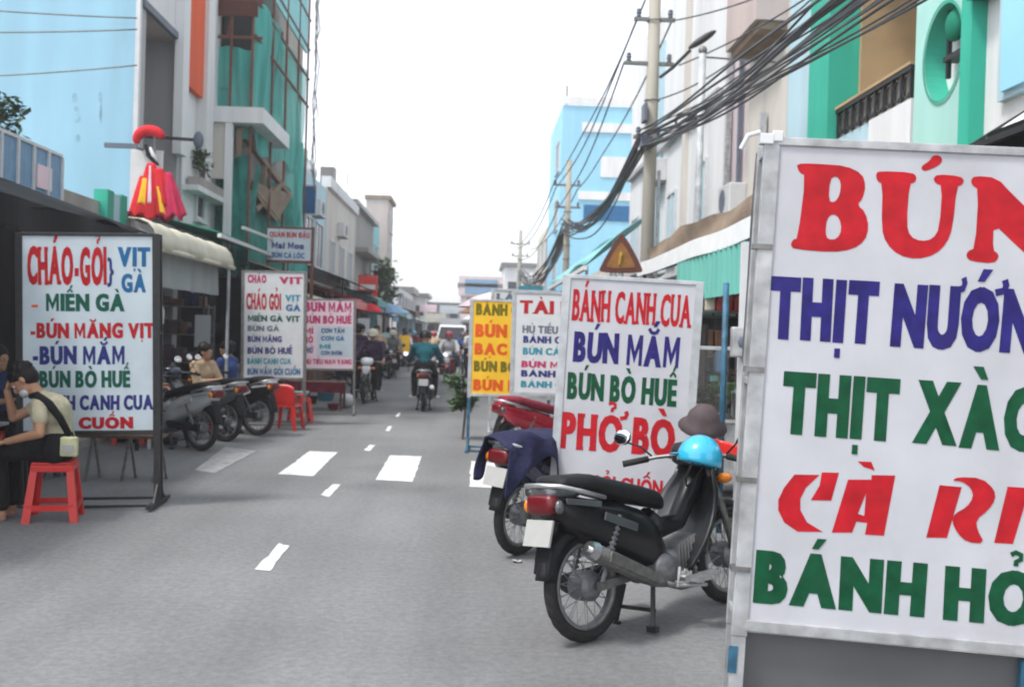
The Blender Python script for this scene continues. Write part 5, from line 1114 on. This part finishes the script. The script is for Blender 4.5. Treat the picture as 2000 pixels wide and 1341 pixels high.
o = MB().ell((0, 0, .06), (.14, .12, .07), 12).build('white_bowl', 'frame_white', smooth=True, loc=(tx - .2, ty - .25, .832)); tag(o, 'white bowl at the front of the food cart', 'bowl')
p = at(1452, 668, 6.6); r = empty('meter_post', (p.x, 6.6, 0), 'white post with a meter box at the left edge of the big sign', 'post')
MB().box(-.03, .03, -.03, .03, .0, 2.2).build('post', 'frame_white', r); MB().box(-.1, .03, -.1, -.031, p.z - .1, p.z + .1).build('meter_box', 'galv', r, bevel=.01); MB().ell((-.035, -.1, p.z), (.03, .012, .04), 8).build('dial', 'paint_grey', r)
p = at(1414, 700, 7.9); o = MB().tube([(0, 0, 0), (0, 0, 2.0)], .024, 10).build('blue_post', 'peelblue', smooth=True, loc=(p.x, 7.9, 0)); tag(o, 'chipped blue steel post under the teal awning', 'post')
p = at(1373, 825, 6.4); o = MB().lathe([(.005, .12), (.06, .11), (.1, .06), (.115, .0), (.16, -.03), (.15, -.035), (.1, -.01)], 18).build('sun_hat', 'hat_dark', smooth=True, loc=p); o.rotation_euler = (radians(25), 0, 0); tag(o, 'dark cloth hat hanging above the sky blue helmet', 'hat')
q = bx('hat_stand', 'blackmetal', None, p.x - .012, p.x + .012, 6.42, 6.444, 0, p.z + .12); tag(q, 'black stand holding the dark cloth hat', 'stand')
p = at(1425, 868, 6.0); o = MB().grid(lambda u, v: (p.x - .1 + .2 * u, 6.05 + .05 * sin(6 * u), p.z + .03 - .1 * v - .04 * u), 10, 6).build('red_cloth', 'plastic_red', smooth=True, solid=.012); tag(o, 'red cloth over the front of the nearest motorbike', 'cloth')
for i, (px, Y, hh, m, lb) in enumerate(((1350, 11.4, 1.5, 'wood', 'wooden shelf unit deep under the teal awning'), (1440, 10.6, 1.7, 'wall_dark', 'dark cupboard behind the food cart'))):
    p = at(px, 700, Y); r = empty('shelf_unit', (p.x, Y, 0), lb, 'shelf')
    f = MB()
    for x in (-.4, .37): f.box(x, x + .03, -.2, .2, .1, hh)
    f.build('side_board', m, r); f = MB()
    for k in range(4): f.box(-.367, .367, -.19, .19, .2 + k * (hh - .25) / 3, .225 + k * (hh - .25) / 3)
    f.build('shelf', m, r)
    for k in range(4):
        z = .2255 + (k // 2) * (hh - .25) / 3 + (hh - .25) / 3; x = -.2 + (k % 2) * .36
        o = MB().lathe([(.06, 0), (.065, .02), (.06, .2), (.03, .24), (.03, .28)], 12).build('bottle' if k % 2 else 'jar', ('paint_green', 'plastic_red', 'frame_white', 'railing_blue')[(k + i) % 4], smooth=True, loc=(p.x + x, Y, z)); tag(o, ('green', 'red', 'white', 'blue')[(k + i) % 4] + (' bottle on the ' if k % 2 else ' jar on the ') + lb, 'container')
# ------------------------------------------------------------------ left clutter
def chair(label, x, y, rz):
    r = empty('plastic_chair', (x, y, 0), label, 'chair', 'red plastic chairs', rot=(0, 0, rz)); m = 'plastic_red'
    MB().box(-.2, .2, -.2, .2, .4, .42).build('seat', m, r, bevel=.01)
    MB().grid(lambda u, v: (-.2 + .4 * u, .19 + .05 * v - .05 * sin(pi * u), .42 + .38 * v - .05 * (2 * u - 1) ** 2 * v), 10, 6).build('backrest', m, r, smooth=True, solid=.014)
    for sx in (-1, 1):
        for sy in (-1, 1): MB().rings([[(sx * (.2 + .03) + a, sy * .23 + b_, 0) for a, b_ in ((-.025, -.02), (.025, -.02), (.025, .02), (-.025, .02))], [(sx * .18 + a, sy * .18 + b_, .4) for a, b_ in ((-.03, -.025), (.03, -.025), (.03, .025), (-.03, .025))]]).build('leg', m, r)
        MB().tube([(sx * .2, -.18, .42), (sx * .23, -.16, .62), (sx * .22, .2, .62)], .016, 6).build('armrest', m, r)
    return r
p = gnd(560, 838); ch_ = chair('red plastic chair beside the black motorbike', p.x, p.y, radians(170)); ch_.scale = (.86, .86, .86); p = gnd(582, 826); stool('red plastic stool under the right edge of the tall white sign', p.x, p.y + .2, .3, h=.4)
o = MB().lathe([(.02, 0), (.08, .01), (.13, .08), (.14, .1), (.125, .1)], 18).build('plastic_bowl', 'wall_paleturq', smooth=True, loc=(gnd(582, 826).x, gnd(582, 826).y + .2, .4)); tag(o, 'pale green bowl on the red stool under the tall white sign', 'bowl'); o.location.z = .402
p = gnd(640, 787); r = empty('vendor_table', (p.x, 19.2, 0), 'low vendor table with a dark red cloth below the pinkish sign', 'table')
MB().box(-.55, .55, -.3, .3, .5, .53).build('tabletop', 'wood', r); MB().grid(lambda u, v: (-.56 + 1.12 * u, -.31 + .015 * sin(30 * u), .535 - .2 * v), 30, 3).build('cloth', 'cloth_maroon', r, solid=.01)
for sx in (-.5, .5):
    for sy in (-.25, .25): MB().bar((sx, sy, 0), (sx, sy, .5), .04).build('leg', 'wood', r)
for px, py, rad, m, lb, nm in ((640, 770, .2, 'paint_teal', 'teal basin on the road below the pinkish sign', 'basin'), (681, 783, .17, 'frame_white', 'round white bag on the road below the pinkish sign', 'bag'), (612, 776, .14, 'wall_dark', 'black bucket on the road below the pinkish sign', 'bucket'), (655, 788, .11, 'cloth_maroon', 'small dark red bowl before the teal basin', 'bowl')):
    p = gnd(px, py + 10); b = MB()
    if nm == 'bag': b.ell((0, 0, rad * .8), (rad, rad, rad * .8), 12)
    else: b.lathe([(rad * .7, 0), (rad * .75, .01), (rad, rad * 1.1), (rad * 1.05, rad * 1.12), (rad * .95, rad * 1.1), (rad * .65, .03)], 20)
    tag(b.build(nm, m, smooth=True, loc=(p.x, p.y - .3, 0)), lb, nm)
p = gnd(175, 905); r = empty('bench', (p.x + .5, 9.9, 0), 'low bench with blue and steel legs behind the big left sign', 'bench')
MB().box(-.6, .6, -.15, .15, .42, .45).build('seat', 'wood', r)
for i, sx in enumerate((-.52, -.1, .25, .55)):
    MB().bar((sx, -.12, 0), (sx + .06, -.1, .42), .05 if i == 0 else .022).bar((sx + .06, .12, 0), (sx, .1, .42), .05 if i == 0 else .022).build('leg', 'peelblue' if i == 0 else 'steel_dirty', r)
p = at(396, 645, 17.0); r = empty('hanging_price_list', (p.x, 17.0, 0), 'grey white price list hung on a post behind the silver motorbike', 'sign'); MB().box(-.13, .13, -.01, .01, p.z - .28, p.z + .26).build('sheet', 'tarp_grey', r); MB().tube([(0, .04, 0), (0, .04, 2.5)], .025).build('post', 'blackmetal', r)
for i, (py, m) in enumerate(((-.0, 'paint_navy'), (.1, 'paint_navy'), (.2, 'paint_grey'))): pass
# festival banners and lamps on the left
p = at(302, 350, 16.0)
r = empty('festival_ornament', (p.x, 15.95, 0), 'bulky red, pink and yellow cloth ornament hung by the white board at left', 'ornament')
mat('banner_red', (.6, .02, .03), .75, 0, .15, 4); mat('banner_yellow', (.85, .5, .03), .75, 0, .1, 6); mat('banner_pink', (.5, .025, .08), .75, 0, .2, 5)
zt = at(300, 322, 16).z
K = 16.0 / FPX
def cloak(px, py0, py1, w0, w1, m, nm, ph, a0=0, a1=2 * pi, grow=0, v0=0, v1=1, sk=0):
    # a gathered cloth spreading downwards in heavy folds
    q = at(px, py0, 16.0); h = (py1 - py0) * K; ox = q.x - r.location.x
    def f(u, v):
        v = v0 + (v1 - v0) * v; t = a0 + (a1 - a0) * u; w = (w0 + (w1 - w0) * v ** .8) * (1 + .14 * v * sin(7 * t + ph) + .07 * sin(13 * t + ph)) + grow
        return (ox + w * cos(t) + sk * v, .45 * w * sin(t), q.z - h * v + .05 * sin(5 * t + ph) * v)
    return MB().grid(f, 56, 16).build(nm, m, r, smooth=True, solid=.01)
cloak(297, 320, 426, .05, .27, 'banner_red', 'red_cloth', .3, sk=.05); cloak(330, 338, 424, .04, .2, 'banner_pink', 'pink_cloth', 1.7, sk=.07); cloak(283, 345, 420, .05, .17, 'banner_red', 'red_cloth', 2.9, sk=-.02); cloak(312, 330, 395, .06, .2, 'banner_red', 'red_cloth', 4.2, sk=.06)
cloak(297, 320, 426, .05, .27, 'banner_yellow', 'yellow_cloth', .3, 3.6, 4.3, .014, .3, .78, .05); cloak(297, 320, 426, .05, .27, 'banner_yellow', 'yellow_cloth', .3, 5.3, 5.55, .014, .45, .95, .05); cloak(297, 320, 426, .05, .27, 'sign_pink', 'pale_ribbon', .3, 4.55, 4.8, .014, .05, .7, .05)
MB().tube([(-.0, .06, 3.0), (-.02, .06, zt + .6)], .02, 6).build('pole', 'steel_dirty', r)
p = at(293, 276, 16.0); o = MB()
o.tube([(.21 * cos(t), .0, .17 * sin(t)) for t in [radians(20 + 16 * k) for k in range(12)]], [.05, .07, .08, .085, .085, .085, .085, .085, .08, .07, .06, .04], 10); o = o.build('red_arch', 'banner_red', r, smooth=True); o.location = p - r.location
p = at(296, 308, 16.0); o = MB().tube([(-.1, 0, .2), (-.06, .02, .05), (.03, -.03, -.04), (.12, 0, -.12)], [.02, .04, .035, .015], 8).build('black_ribbon', 'cloth_black', r, smooth=True); o.location = p - r.location; o = MB().tube([(-.02, -.02, .16), (.03, .0, .03), (.1, -.03, -.05)], [.02, .035, .02], 8).build('white_ribbon', 'frame_white', r, smooth=True); o.location = p - r.location
p0, p1 = at(205, 284, 15.6), at(268, 286, 15.6); r = empty('tube_lamp', (p1.x, 15.6, p1.z), 'grey tube lamp sticking out in front of the sky blue wall', 'lamp'); MB().bar((p0.x - p1.x, 0, 0), (0, 0, 0), .07).build('housing', 'paint_grey', r); MB().bar((-.1, 0, 0), (-.1, .62, .05), .03).build('bracket', 'blackmetal', r)
p0, p1 = at(318, 268, 17.5), at(388, 274, 17.5); r = empty('arm_lamp', (p0.x, 17.5, p0.z), 'dark arm lamp jutting over the red cloth ornament', 'lamp'); MB().bar((-.35, 0, 0), (p1.x - p0.x, 0, p1.z - p0.z), .05).build('arm', 'blackmetal', r); MB().ell((p1.x - p0.x, 0, p1.z - p0.z), (.09, .09, .15), 10).build('lamp_head', 'paint_grey', r)
p = at(662, 400, 44); r = empty('street_lamp', (p.x, 44, 0), 'thin street lamp rising before the off white left house', 'street lamp'); MB().tube([(0, 0, 0), (0, 0, p.z - .5), (.05, 0, p.z), (-.2, 0, p.z + .1)], .06, 8).build('pole', 'steel_dirty', r); MB().ell((-.3, 0, p.z + .1), (.3, .12, .09), 8).build('lamp_head', 'paint_grey', r)
# small far signs
for px0, px1, py0, py1, Y, m, lb in ((745, 776, 650, 690, 34, 'wall_paleturq', 'pale green far sign board on the left'), (778, 801, 655, 690, 38, 'sign_yellow', 'orange far sign board on the left'), (697, 722, 622, 700, 27, 'frame_white', 'small white sign board behind the oncoming rider'), (859, 901, 622, 655, 60, 'frame_white', 'white sign board above the white van'), (775, 812, 608, 650, 62, 'sign_bluewhite', 'pale blue sign board near the street end')):
    a, b = at(px0, py1, Y), at(px1, py0, Y); r = empty('far_sign', ((a.x + b.x) / 2, Y, 0), lb, 'sign', 'small far sign boards'); w = (b.x - a.x) / 2
    MB().box(-w, w, -.03, .03, a.z, b.z).build('board', m, r); MB().bar((-w + .03, .035, 0), (-w + .03, .035, b.z), .05).bar((w - .03, .035, 0), (w - .03, .035, b.z), .05).build('leg', 'steel_dirty', r)
p = at(722, 597, 36); r = empty('red_parasol', (p.x, 36, 0), 'red and orange parasol above the far left stalls', 'parasol')
MB().lathe([(.01, .3), (.25, .22), (.5, 0), (.48, 0), (.22, .2)], 16, (0, 0, p.z - .2)).build('canopy', 'banner_red', r); MB().tube([(0, 0, 0), (0, 0, p.z + .1)], .025).build('pole', 'galv_dull', r)
# ------------------------------------------------------------------ clutter: shops on the left, far stalls, rooftop bits
def ground_person(label, x, y, rz, shirt, tr, J, **k): return person(label, (x, y, 0), rz, J, shirt, tr, voxel=.016, **k)
STAND = dict(pel=(0, 0, .92), che=(.01, 0, 1.2), nec=(.02, 0, 1.42), hed=(.04, 0, 1.54), fd=(1, 0, -.1), sL=(.0, .18, 1.35), sR=(.0, -.18, 1.35), eL=(.02, .26, 1.08), hL=(.16, .22, .9), eR=(.04, -.25, 1.1), hR=(.22, -.16, 1.0),
             kL=(.03, .1, .5), aL=(-.02, .11, .1), tL=(.14, .12, .03), kR=(.04, -.1, .5), aR=(.03, -.11, .1), tR=(.19, -.12, .03))
ground_person('person in a white shirt standing in the shade of the cream awning', -5.2, 14.6, radians(-60), 'cloth_white', 'cloth_navy', STAND)
ground_person('person in a maroon shirt seated deep under the cream awning', -4.9, 13.4, radians(-30), 'cloth_maroon', 'cloth_black', SIT); stool('red stool under the person in maroon', -4.9, 13.4, .3)
def goods_shelf(label, x, y, cols, seed, w=1.3, h=1.9, rz=0):
    rn = random.Random(seed); r = empty('goods_rack', (x, y, 0), label, 'rack', rot=(0, 0, rz)); f = MB()
    for sx in (-1, 1):
        for sy in (-.2, .2): f.bar((sx * w / 2, sy, 0), (sx * w / 2, sy, h), .03)
    for k in range(4): f.box(-w / 2 + .016, w / 2 - .016, -.2, .2, .35 + k * (h - .4) / 3, .37 + k * (h - .4) / 3)
    f.build('rack_frame', 'steel_dirty', r)
    for k in range(4):
        x0 = -w / 2 + .05; i = 0
        while x0 < w / 2 - .16:
            ww = rn.uniform(.12, .24); hh = rn.uniform(.12, .3); z = .372 + k * (h - .4) / 3; m = rn.choice(cols)
            MB().box(x0, x0 + ww - .02, -.17, rn.uniform(.02, .15), z, z + hh).build('packed_goods', m, r, bevel=.01); x0 += ww; i += 1
    return r
goods_shelf('rack of goods coloured dark for gloom in the shop behind the silver motorbike', -5.6, 15.0, ['wood', 'cloth_grey', 'hat_dark', 'cloth_navy', 'tarp_brown'], 1)  # goods colours kept dark to carry the gloom of the shop
goods_shelf('rack of brown and grey goods in the shop left of the tall white sign', -5.4, 18.2, ['wood', 'cloth_navy', 'cloth_grey', 'hat_dark'], 2)  # shop gloom put into these goods colours too
goods_shelf('rack of crates and cans behind the food cart on the right', 3.2, 11.2, ['wood', 'railing_blue', 'plastic_red', 'leaf', 'tarp_cream'], 3, 1.8)
goods_shelf('rack of boxes in the shop beyond the blue post', 3.2, 13.6, ['wood', 'tarp_teal', 'tarp_cream', 'cloth_maroon'], 4, 1.6)
LBL = 'lit glimpse'
for i, (x, z, m, lb) in enumerate(((-4.55, 1.75, 'cloth_tan', 'tan bag hanging under the cream awning'), (-4.5, 1.7, 'plastic_red', 'red bag hanging under the cream awning'), (-4.45, 1.8, 'frame_white', 'white bag hanging under the cream awning'))):
    o = MB().loft([(-.0, .0, .08, .02), (.08, .0, .12, .05), (.25, .0, .1, .05), (.3, 0, .05, .02)], 10).build('hanging_bag', m, smooth=True, loc=(x, 13.3 + i * .5, z)); o.rotation_euler = (0, pi / 2, 0); tag(o, lb, 'bag')
    o = MB().tube([(x, 13.3 + i * .5, z), (x, 13.3 + i * .5, z + .75)], .004, 4).build('bag_string', 'cable'); tag(o, lb.split(' ')[0] + ' bag string tied under the cream awning', 'string')
# far stalls with their own awnings, parasols, boards and people
def stall(label, x, y, w, ma, mc, z=2.3, seed=0):
    rn = random.Random(seed); s = 1 if x > 0 else -1; r = empty('market_stall', (x, y, 0), label, 'market stall', 'far market stalls')
    MB().grid(lambda u, v: (-s * .7 + s * 1.6 * v, -w / 2 + w * u, z + .45 * v - .05 * sin(9 * u)), 12, 3).build('awning', ma, r, solid=.02)
    MB().grid(lambda u, v: (-s * .7, -w / 2 + w * u, z - .25 * v), 12, 2).build('valance', ma, r, solid=.01)
    f = MB()
    for yy in (-w / 2 + .05, w / 2 - .05): f.tube([(-s * .68, yy, 0), (-s * .68, yy, z)], .025, 6)
    f.build('pole', 'steel_dirty', r) if False else [MB().tube([(-s * .68, yy, 0), (-s * .68, yy, z)], .025, 6).build('pole', 'steel_dirty', r) for yy in (-w / 2 + .05, w / 2 - .05)]
    bx('counter', mc, r, *sorted((-s * .5, s * .1)), -w / 2 + .2, w / 2 - .2, .0, .85)
    for i in range(5):
        yy = -w / 2 + .35 + i * (w - .7) / 4; MB().box(-.16, .16, yy - .12, yy + .12, .855, .855 + rn.uniform(.1, .4)).build('goods', rn.choice(['plastic_red', 'tarp_cream', 'leaf', 'railing_blue', 'sign_yellow', 'cloth_white']), r, bevel=.02)
for i, (x, y, w, ma, mc, lb) in enumerate(((-4.4, 26, 3.4, 'tarp_cream', 'wood', 'cream'), (-4.4, 33, 3.6, 'plastic_red', 'railing_blue', 'red'), (-4.3, 39, 3.4, 'tarp_teal', 'wood', 'teal'), (-4.3, 46, 3.6, 'railing_blue', 'cloth_maroon', 'blue'), (-4.2, 54, 4, 'tarp_white', 'wood', 'white'), (-4.2, 62, 4, 'sign_orange', 'railing_blue', 'orange'), (-4.1, 72, 5, 'tarp_grey', 'wood', 'grey'),
        (3.0, 22, 3.4, 'tarp_grey', 'wood', 'grey'), (3.0, 28, 3.4, 'railing_blue', 'wood', 'blue'), (2.9, 36, 3.8, 'tarp_cream', 'cloth_maroon', 'cream'), (2.9, 44, 3.8, 'plastic_red', 'wood', 'red'), (2.8, 53, 4, 'tarp_teal', 'wood', 'teal'), (2.7, 64, 5, 'tarp_white', 'railing_blue', 'white'))):
    stall('far stall with a %s awning on the %s side of the street' % (lb, 'left' if x < 0 else 'right'), x, y, w, ma, mc, 2.2 + .25 * (i % 3), i)
for i, (px, Y, w, zb, h, m, lb) in enumerate(((700, 40, .5, 2.4, .7, 'sign_bluewhite', 'pale blue shop board high on the left row'), (716, 47, .45, 3.0, 1.1, 'plastic_red', 'tall red shop board high on the left row'), (735, 56, .6, 2.6, .8, 'sign_yellow', 'yellow shop board high on the left row'), (748, 66, .6, 3.2, 1.0, 'railing_blue', 'blue shop board high on the left row'), (766, 76, .8, 2.9, .9, 'frame_white', 'white shop board high on the left row'),
        (1035, 40, .5, 2.6, .9, 'paint_teal', 'teal shop board high on the right row'), (1012, 50, .6, 2.9, .9, 'frame_white', 'white shop board high on the right row'), (1000, 60, .6, 2.5, 1.0, 'plastic_red', 'red shop board high on the right row'), (988, 72, .8, 3.1, 1.2, 'sign_bluewhite', 'pale blue shop board high on the right row'), (850, 90, .9, 2.4, .8, 'tarp_cream', 'cream board at the street end'), (835, 94, .8, 3.4, .7, 'sign_pink', 'pink board at the street end'), (880, 88, 1.0, 3.2, .7, 'sign_bluewhite', 'pale blue board at the street end'))):  # street end boards toned pale, distance haze put into their colour
    p = at(px, 640, Y); r = empty('shop_board', (p.x, Y, 0), lb, 'sign', 'shop boards far down the street'); bx('board', m, r, -w, w, -.05, .05, zb, zb + h); bx('board_band', 'frame_white' if m != 'frame_white' else 'paint_red', r, -w * .8, w * .8, -.06, -.052, zb + h * .4, zb + h * .6); MB().tube([(0, .08, 0), (0, .08, zb + h)], .04, 6).build('post', 'steel_dirty', r)
for i, (px, Y, hd, c) in enumerate(((690, 27, -60, 'navy'), (715, 31, -70, 'silver'), (742, 35, -55, 'red'), (968, 26, 55, 'silver'), (972, 33, 60, 'navy'), (962, 40, 62, 'grey'))):
    moto('far %s motorbike parked at the %s stalls' % (c, 'left' if px < 900 else 'right'), (at(px, 690, Y).x, Y), hd, 'moto_' + c, 'moto_' + c, detail=False, group='motorbikes parked far down the street')
for i, (px, Y, s1, s2, rz) in enumerate(((705, 25, 'cloth_white', 'cloth_navy', 90), (768, 41, 'cloth_maroon', 'cloth_black', -90), (788, 50, 'cloth_blue', 'cloth_black', 0), (950, 30, 'cloth_teal', 'cloth_black', 180), (925, 47, 'cloth_tan', 'cloth_navy', 100), (800, 60, 'cloth_white', 'cloth_black', 60), (915, 62, 'cloth_blue', 'cloth_navy', 90))):
    p = at(px, 690, Y); ground_person('far person in a %s shirt standing %s' % (s1.split('_')[1], 'by the cream stall' if Y < 30 else 'at the %s of the street' % ('left' if px < 860 else 'right')), p.x, Y, radians(rz), s1, s2, STAND, hands=False)
for i, (px, Y, hd, c, sh) in enumerate(((850, 58, 180, 'navy', 'cloth_navy'), (866, 64, 0, 'red', 'cloth_tan'), (832, 70, 180, 'grey', 'cloth_teal'))):
    b_ = moto('very far %s motorbike ridden near the street end' % c, (at(px, 690, Y).x, Y), hd, 'moto_' + c, 'moto_' + c, detail=False, group='motorbikes being ridden on the street', name='ridden_motorbike'); rider('very far rider in a %s shirt near the street end' % sh.split('_')[1], b_, RIDE, shirt=sh, trousers='cloth_black', helmetm='moto_white', sleeve=1.6, hands=False)
# rooftop tanks, aerials, air conditioners
for i, (x, y, z, lb) in enumerate(((-7.0, 40, 6.7, 'steel water tank on the off white left house'), (-7.5, 52, 7.5, 'steel water tank on the bare concrete house'), (6.4, 63, 8.2, 'steel water tank on the far cream right house'))):
    r = empty('water_tank', (x, y, z), lb, 'water tank'); R = Matrix.Rotation(pi / 2, 3, 'X'); MB().lathe([(.05, -.75), (.4, -.7), (.5, -.6), (.5, .6), (.4, .7), (.05, .75)], 18, (0, 0, 1.1), R).build('tank', 'chrome', r, smooth=True)
    for sy in (-.4, .4): MB().bar((-.35, sy, 0), (-.3, sy, .75), .05).bar((.35, sy, 0), (.3, sy, .75), .05).bar((-.3, sy, .7), (.3, sy, .7), .05).build('stand', 'steel_dirty', r)
def aircon(label, x, y, z, s):
    r = empty('air_conditioner', (x, y, z), label, 'air conditioner'); bx('casing', 'frame_white', r, *sorted((0, -s * .3)), -.4, .4, 0, .55, bevel=.02)
    R = Matrix.Rotation(pi / 2, 3, 'Y'); MB().lathe([(.2, 0), (.22, .01), (.2, .02), (.03, .02)], 18, (-s * .305, .1, .28), R).build('fan_grille', 'paint_grey', r); MB().bar((0, -.3, -.03), (-s * .35, -.3, -.03), .04).bar((0, .3, -.03), (-s * .35, .3, -.03), .04).build('bracket', 'steel_dirty', r)
aircon('air conditioner on the pale pink house front', XR, 17.3, 3.7, 1); aircon('air conditioner on the long white building', XR, 24.6, 5.4, 1); aircon('air conditioner on the pale teal left house', XL, 33.8, 5.3, -1); aircon('air conditioner on the off white left house', XL, 40, 5.2, -1)
for i, (x, y, z, h) in enumerate(((-7, 35, 6.6, 2.2), (-6.5, 50, 7.5, 1.8), (5.6, 66, 8.2, 2.5), (6, 26, 10, 2))):
    r = empty('roof_aerial', (x, y, z), ('thin aerial on the pale teal left house', 'thin aerial on the bare concrete house', 'thin aerial on the far cream right house', 'thin aerial on the long white building')[i], 'aerial'); f = MB().tube([(0, 0, 0), (0, 0, h)], .02, 5)
    for k in range(4): f.bar((-.35 + .05 * k, 0, h - .1 - .12 * k), (.35 - .05 * k, 0, h - .1 - .12 * k), .015)
    f.build('mast', 'steel_dirty', r)
# mould and run-off stains on the blue wall (marks with their own shape)
hw = [o for o in bpy.data.objects if o.name.startswith('party_wall') and o.parent and 'sky blue party wall' in o.parent.get('label', '')][0]
rn = random.Random(3); mat('stain', (.25, .42, .52), .9, 0, .3, 6)
for px, py0, py1, w in ((146, 182, 200, .05), (149, 208, 218, .04), (150, 224, 238, .055), (152, 262, 276, .035), (196, 180, 200, .035), (197, 204, 240, .02)):
    p0, p1 = at(px, py0, 16.235), at(px, py1, 16.235); pts = []
    for k in range(9): t = k / 8; pts.append((p0.x - w * (.4 + .6 * sin(pi * t)) * rn.uniform(.6, 1.1), p0.z + (p1.z - p0.z) * t))
    for k in range(9): t = 1 - k / 8; pts.append((p0.x + w * (.4 + .6 * sin(pi * t)) * rn.uniform(.6, 1.1), p0.z + (p1.z - p0.z) * t))
    v, f_ = filled([pts]); flat('stain', [(a - XL, -.064, b) for a, b, _ in v], f_, 'stain', hw.parent)
# litter by the covered bike
for i, (px, py, m, lb) in enumerate(((1052, 1062, 'plate', 'crumpled white paper scrap behind the covered motorbike'), (1008, 1098, 'plate', 'tiny white scrap near the nearest motorbike'))):
    p = gnd(px, py); rn = random.Random(i); o = MB().grid(lambda u, v: (.06 * (u - .5) + .01 * rn.random(), .05 * (v - .5) + .01 * rn.random(), .008 + .016 * rn.random()), 3, 3).build('litter', m, loc=(p.x, p.y, 0)); tag(o, lb, 'litter')
# more life far down the street
for i, (px, Y, m, lb) in enumerate(((748, 48, 'tarp_cream', 'cream'), (758, 44, 'railing_blue', 'blue'), (775, 57, 'tarp_teal', 'teal'), (958, 29, 'sign_pink', 'pale pink'), (945, 38, 'sign_orange', 'orange'), (938, 56, 'tarp_white', 'white'))):
    p = at(px, 640, Y); r = empty('stall_parasol', (p.x, Y, 0), '%s stall parasol far along the %s side' % (lb, 'left' if px < 860 else 'right'), 'parasol', 'parasols far down the street'); MB().lathe([(.01, 2.75), (.5, 2.6), (1.0, 2.3), (.98, 2.28), (.45, 2.55)], 10).build('canopy', m, r); MB().tube([(0, 0, 0), (0, 0, 2.7)], .025, 6).build('pole', 'galv_dull', r); bx('table', 'wood', r, -.5, .5, -.35, .35, .0, .7)
for i, (px, Y, hd, c, sh, hm) in enumerate(((768, 33, 180, 'black', 'cloth_grey', 'tarp_cream'), (792, 44, 180, 'red', 'cloth_white', 'moto_black'), (846, 36, 0, 'silver', 'cloth_tan', 'moto_red'), (905, 38, 180, 'navy', 'cloth_blue', 'moto_grey'), (898, 52, 0, 'black', 'cloth_maroon', 'moto_white'))):
    b_ = moto('%s motorbike in the far traffic carrying a rider in %s' % (c, sh.split('_')[1]), (at(px, 690, Y).x, Y), hd, 'moto_' + c, 'moto_' + c, detail=False, group='motorbikes being ridden on the street', name='ridden_motorbike'); rider('rider in %s on the %s motorbike in the far traffic' % (sh.split('_')[1], c), b_, RIDE, shirt=sh, trousers='cloth_black', helmetm=hm, sleeve=1.6, hands=False)
for i, (px, Y, s1, s2, rz) in enumerate(((700, 22.5, 'cloth_purple', 'cloth_black', 60), (735, 28, 'cloth_tan', 'cloth_navy', -80), (757, 38, 'cloth_teal', 'cloth_black', 90), (935, 24, 'cloth_maroon', 'cloth_navy', 200), (915, 34, 'cloth_white', 'cloth_black', 150))):
    p = at(px, 690, Y); ground_person('far walker in a %s top on the %s roadside' % (s1.split('_')[1], 'left' if px < 860 else 'right'), p.x, Y, radians(rz), s1, s2, STAND, hands=False)
# ------------------------------------------------------------------ air
hz = MB().box(-60, 60, -45, 330, -1.2, 20).build('haze', 'plate'); tag(hz, 'pale dusty haze filling the street', 'haze', kind='stuff')
hm = bpy.data.materials.new('haze'); hm.use_nodes = True; hn = hm.node_tree; hn.nodes.remove(hn.nodes['Principled BSDF'])
pv = hn.nodes.new('ShaderNodeVolumePrincipled'); pv.inputs['Color'].default_value = (.95, .95, 1, 1); pv.inputs['Density'].default_value = .0024; pv.inputs['Anisotropy'].default_value = .2
hn.links.new(pv.outputs[0], hn.nodes['Material Output'].inputs['Volume']); hz.data.materials.clear(); hz.data.materials.append(hm)

ground_person('person in a grey shirt seated at the front of the dim left stall', -4.35, 12.9, radians(10), 'cloth_grey', 'cloth_black', SIT); stool('red stool under the person in grey at the front of the dim stall', -4.35, 12.9, .2)
ground_person('person in a blue shirt seated left of the tall white sign', -3.95, 16.4, radians(160), 'cloth_blue', 'cloth_black', SIT); stool('red stool under the person in blue left of the tall white sign', -3.95, 16.4, .5)
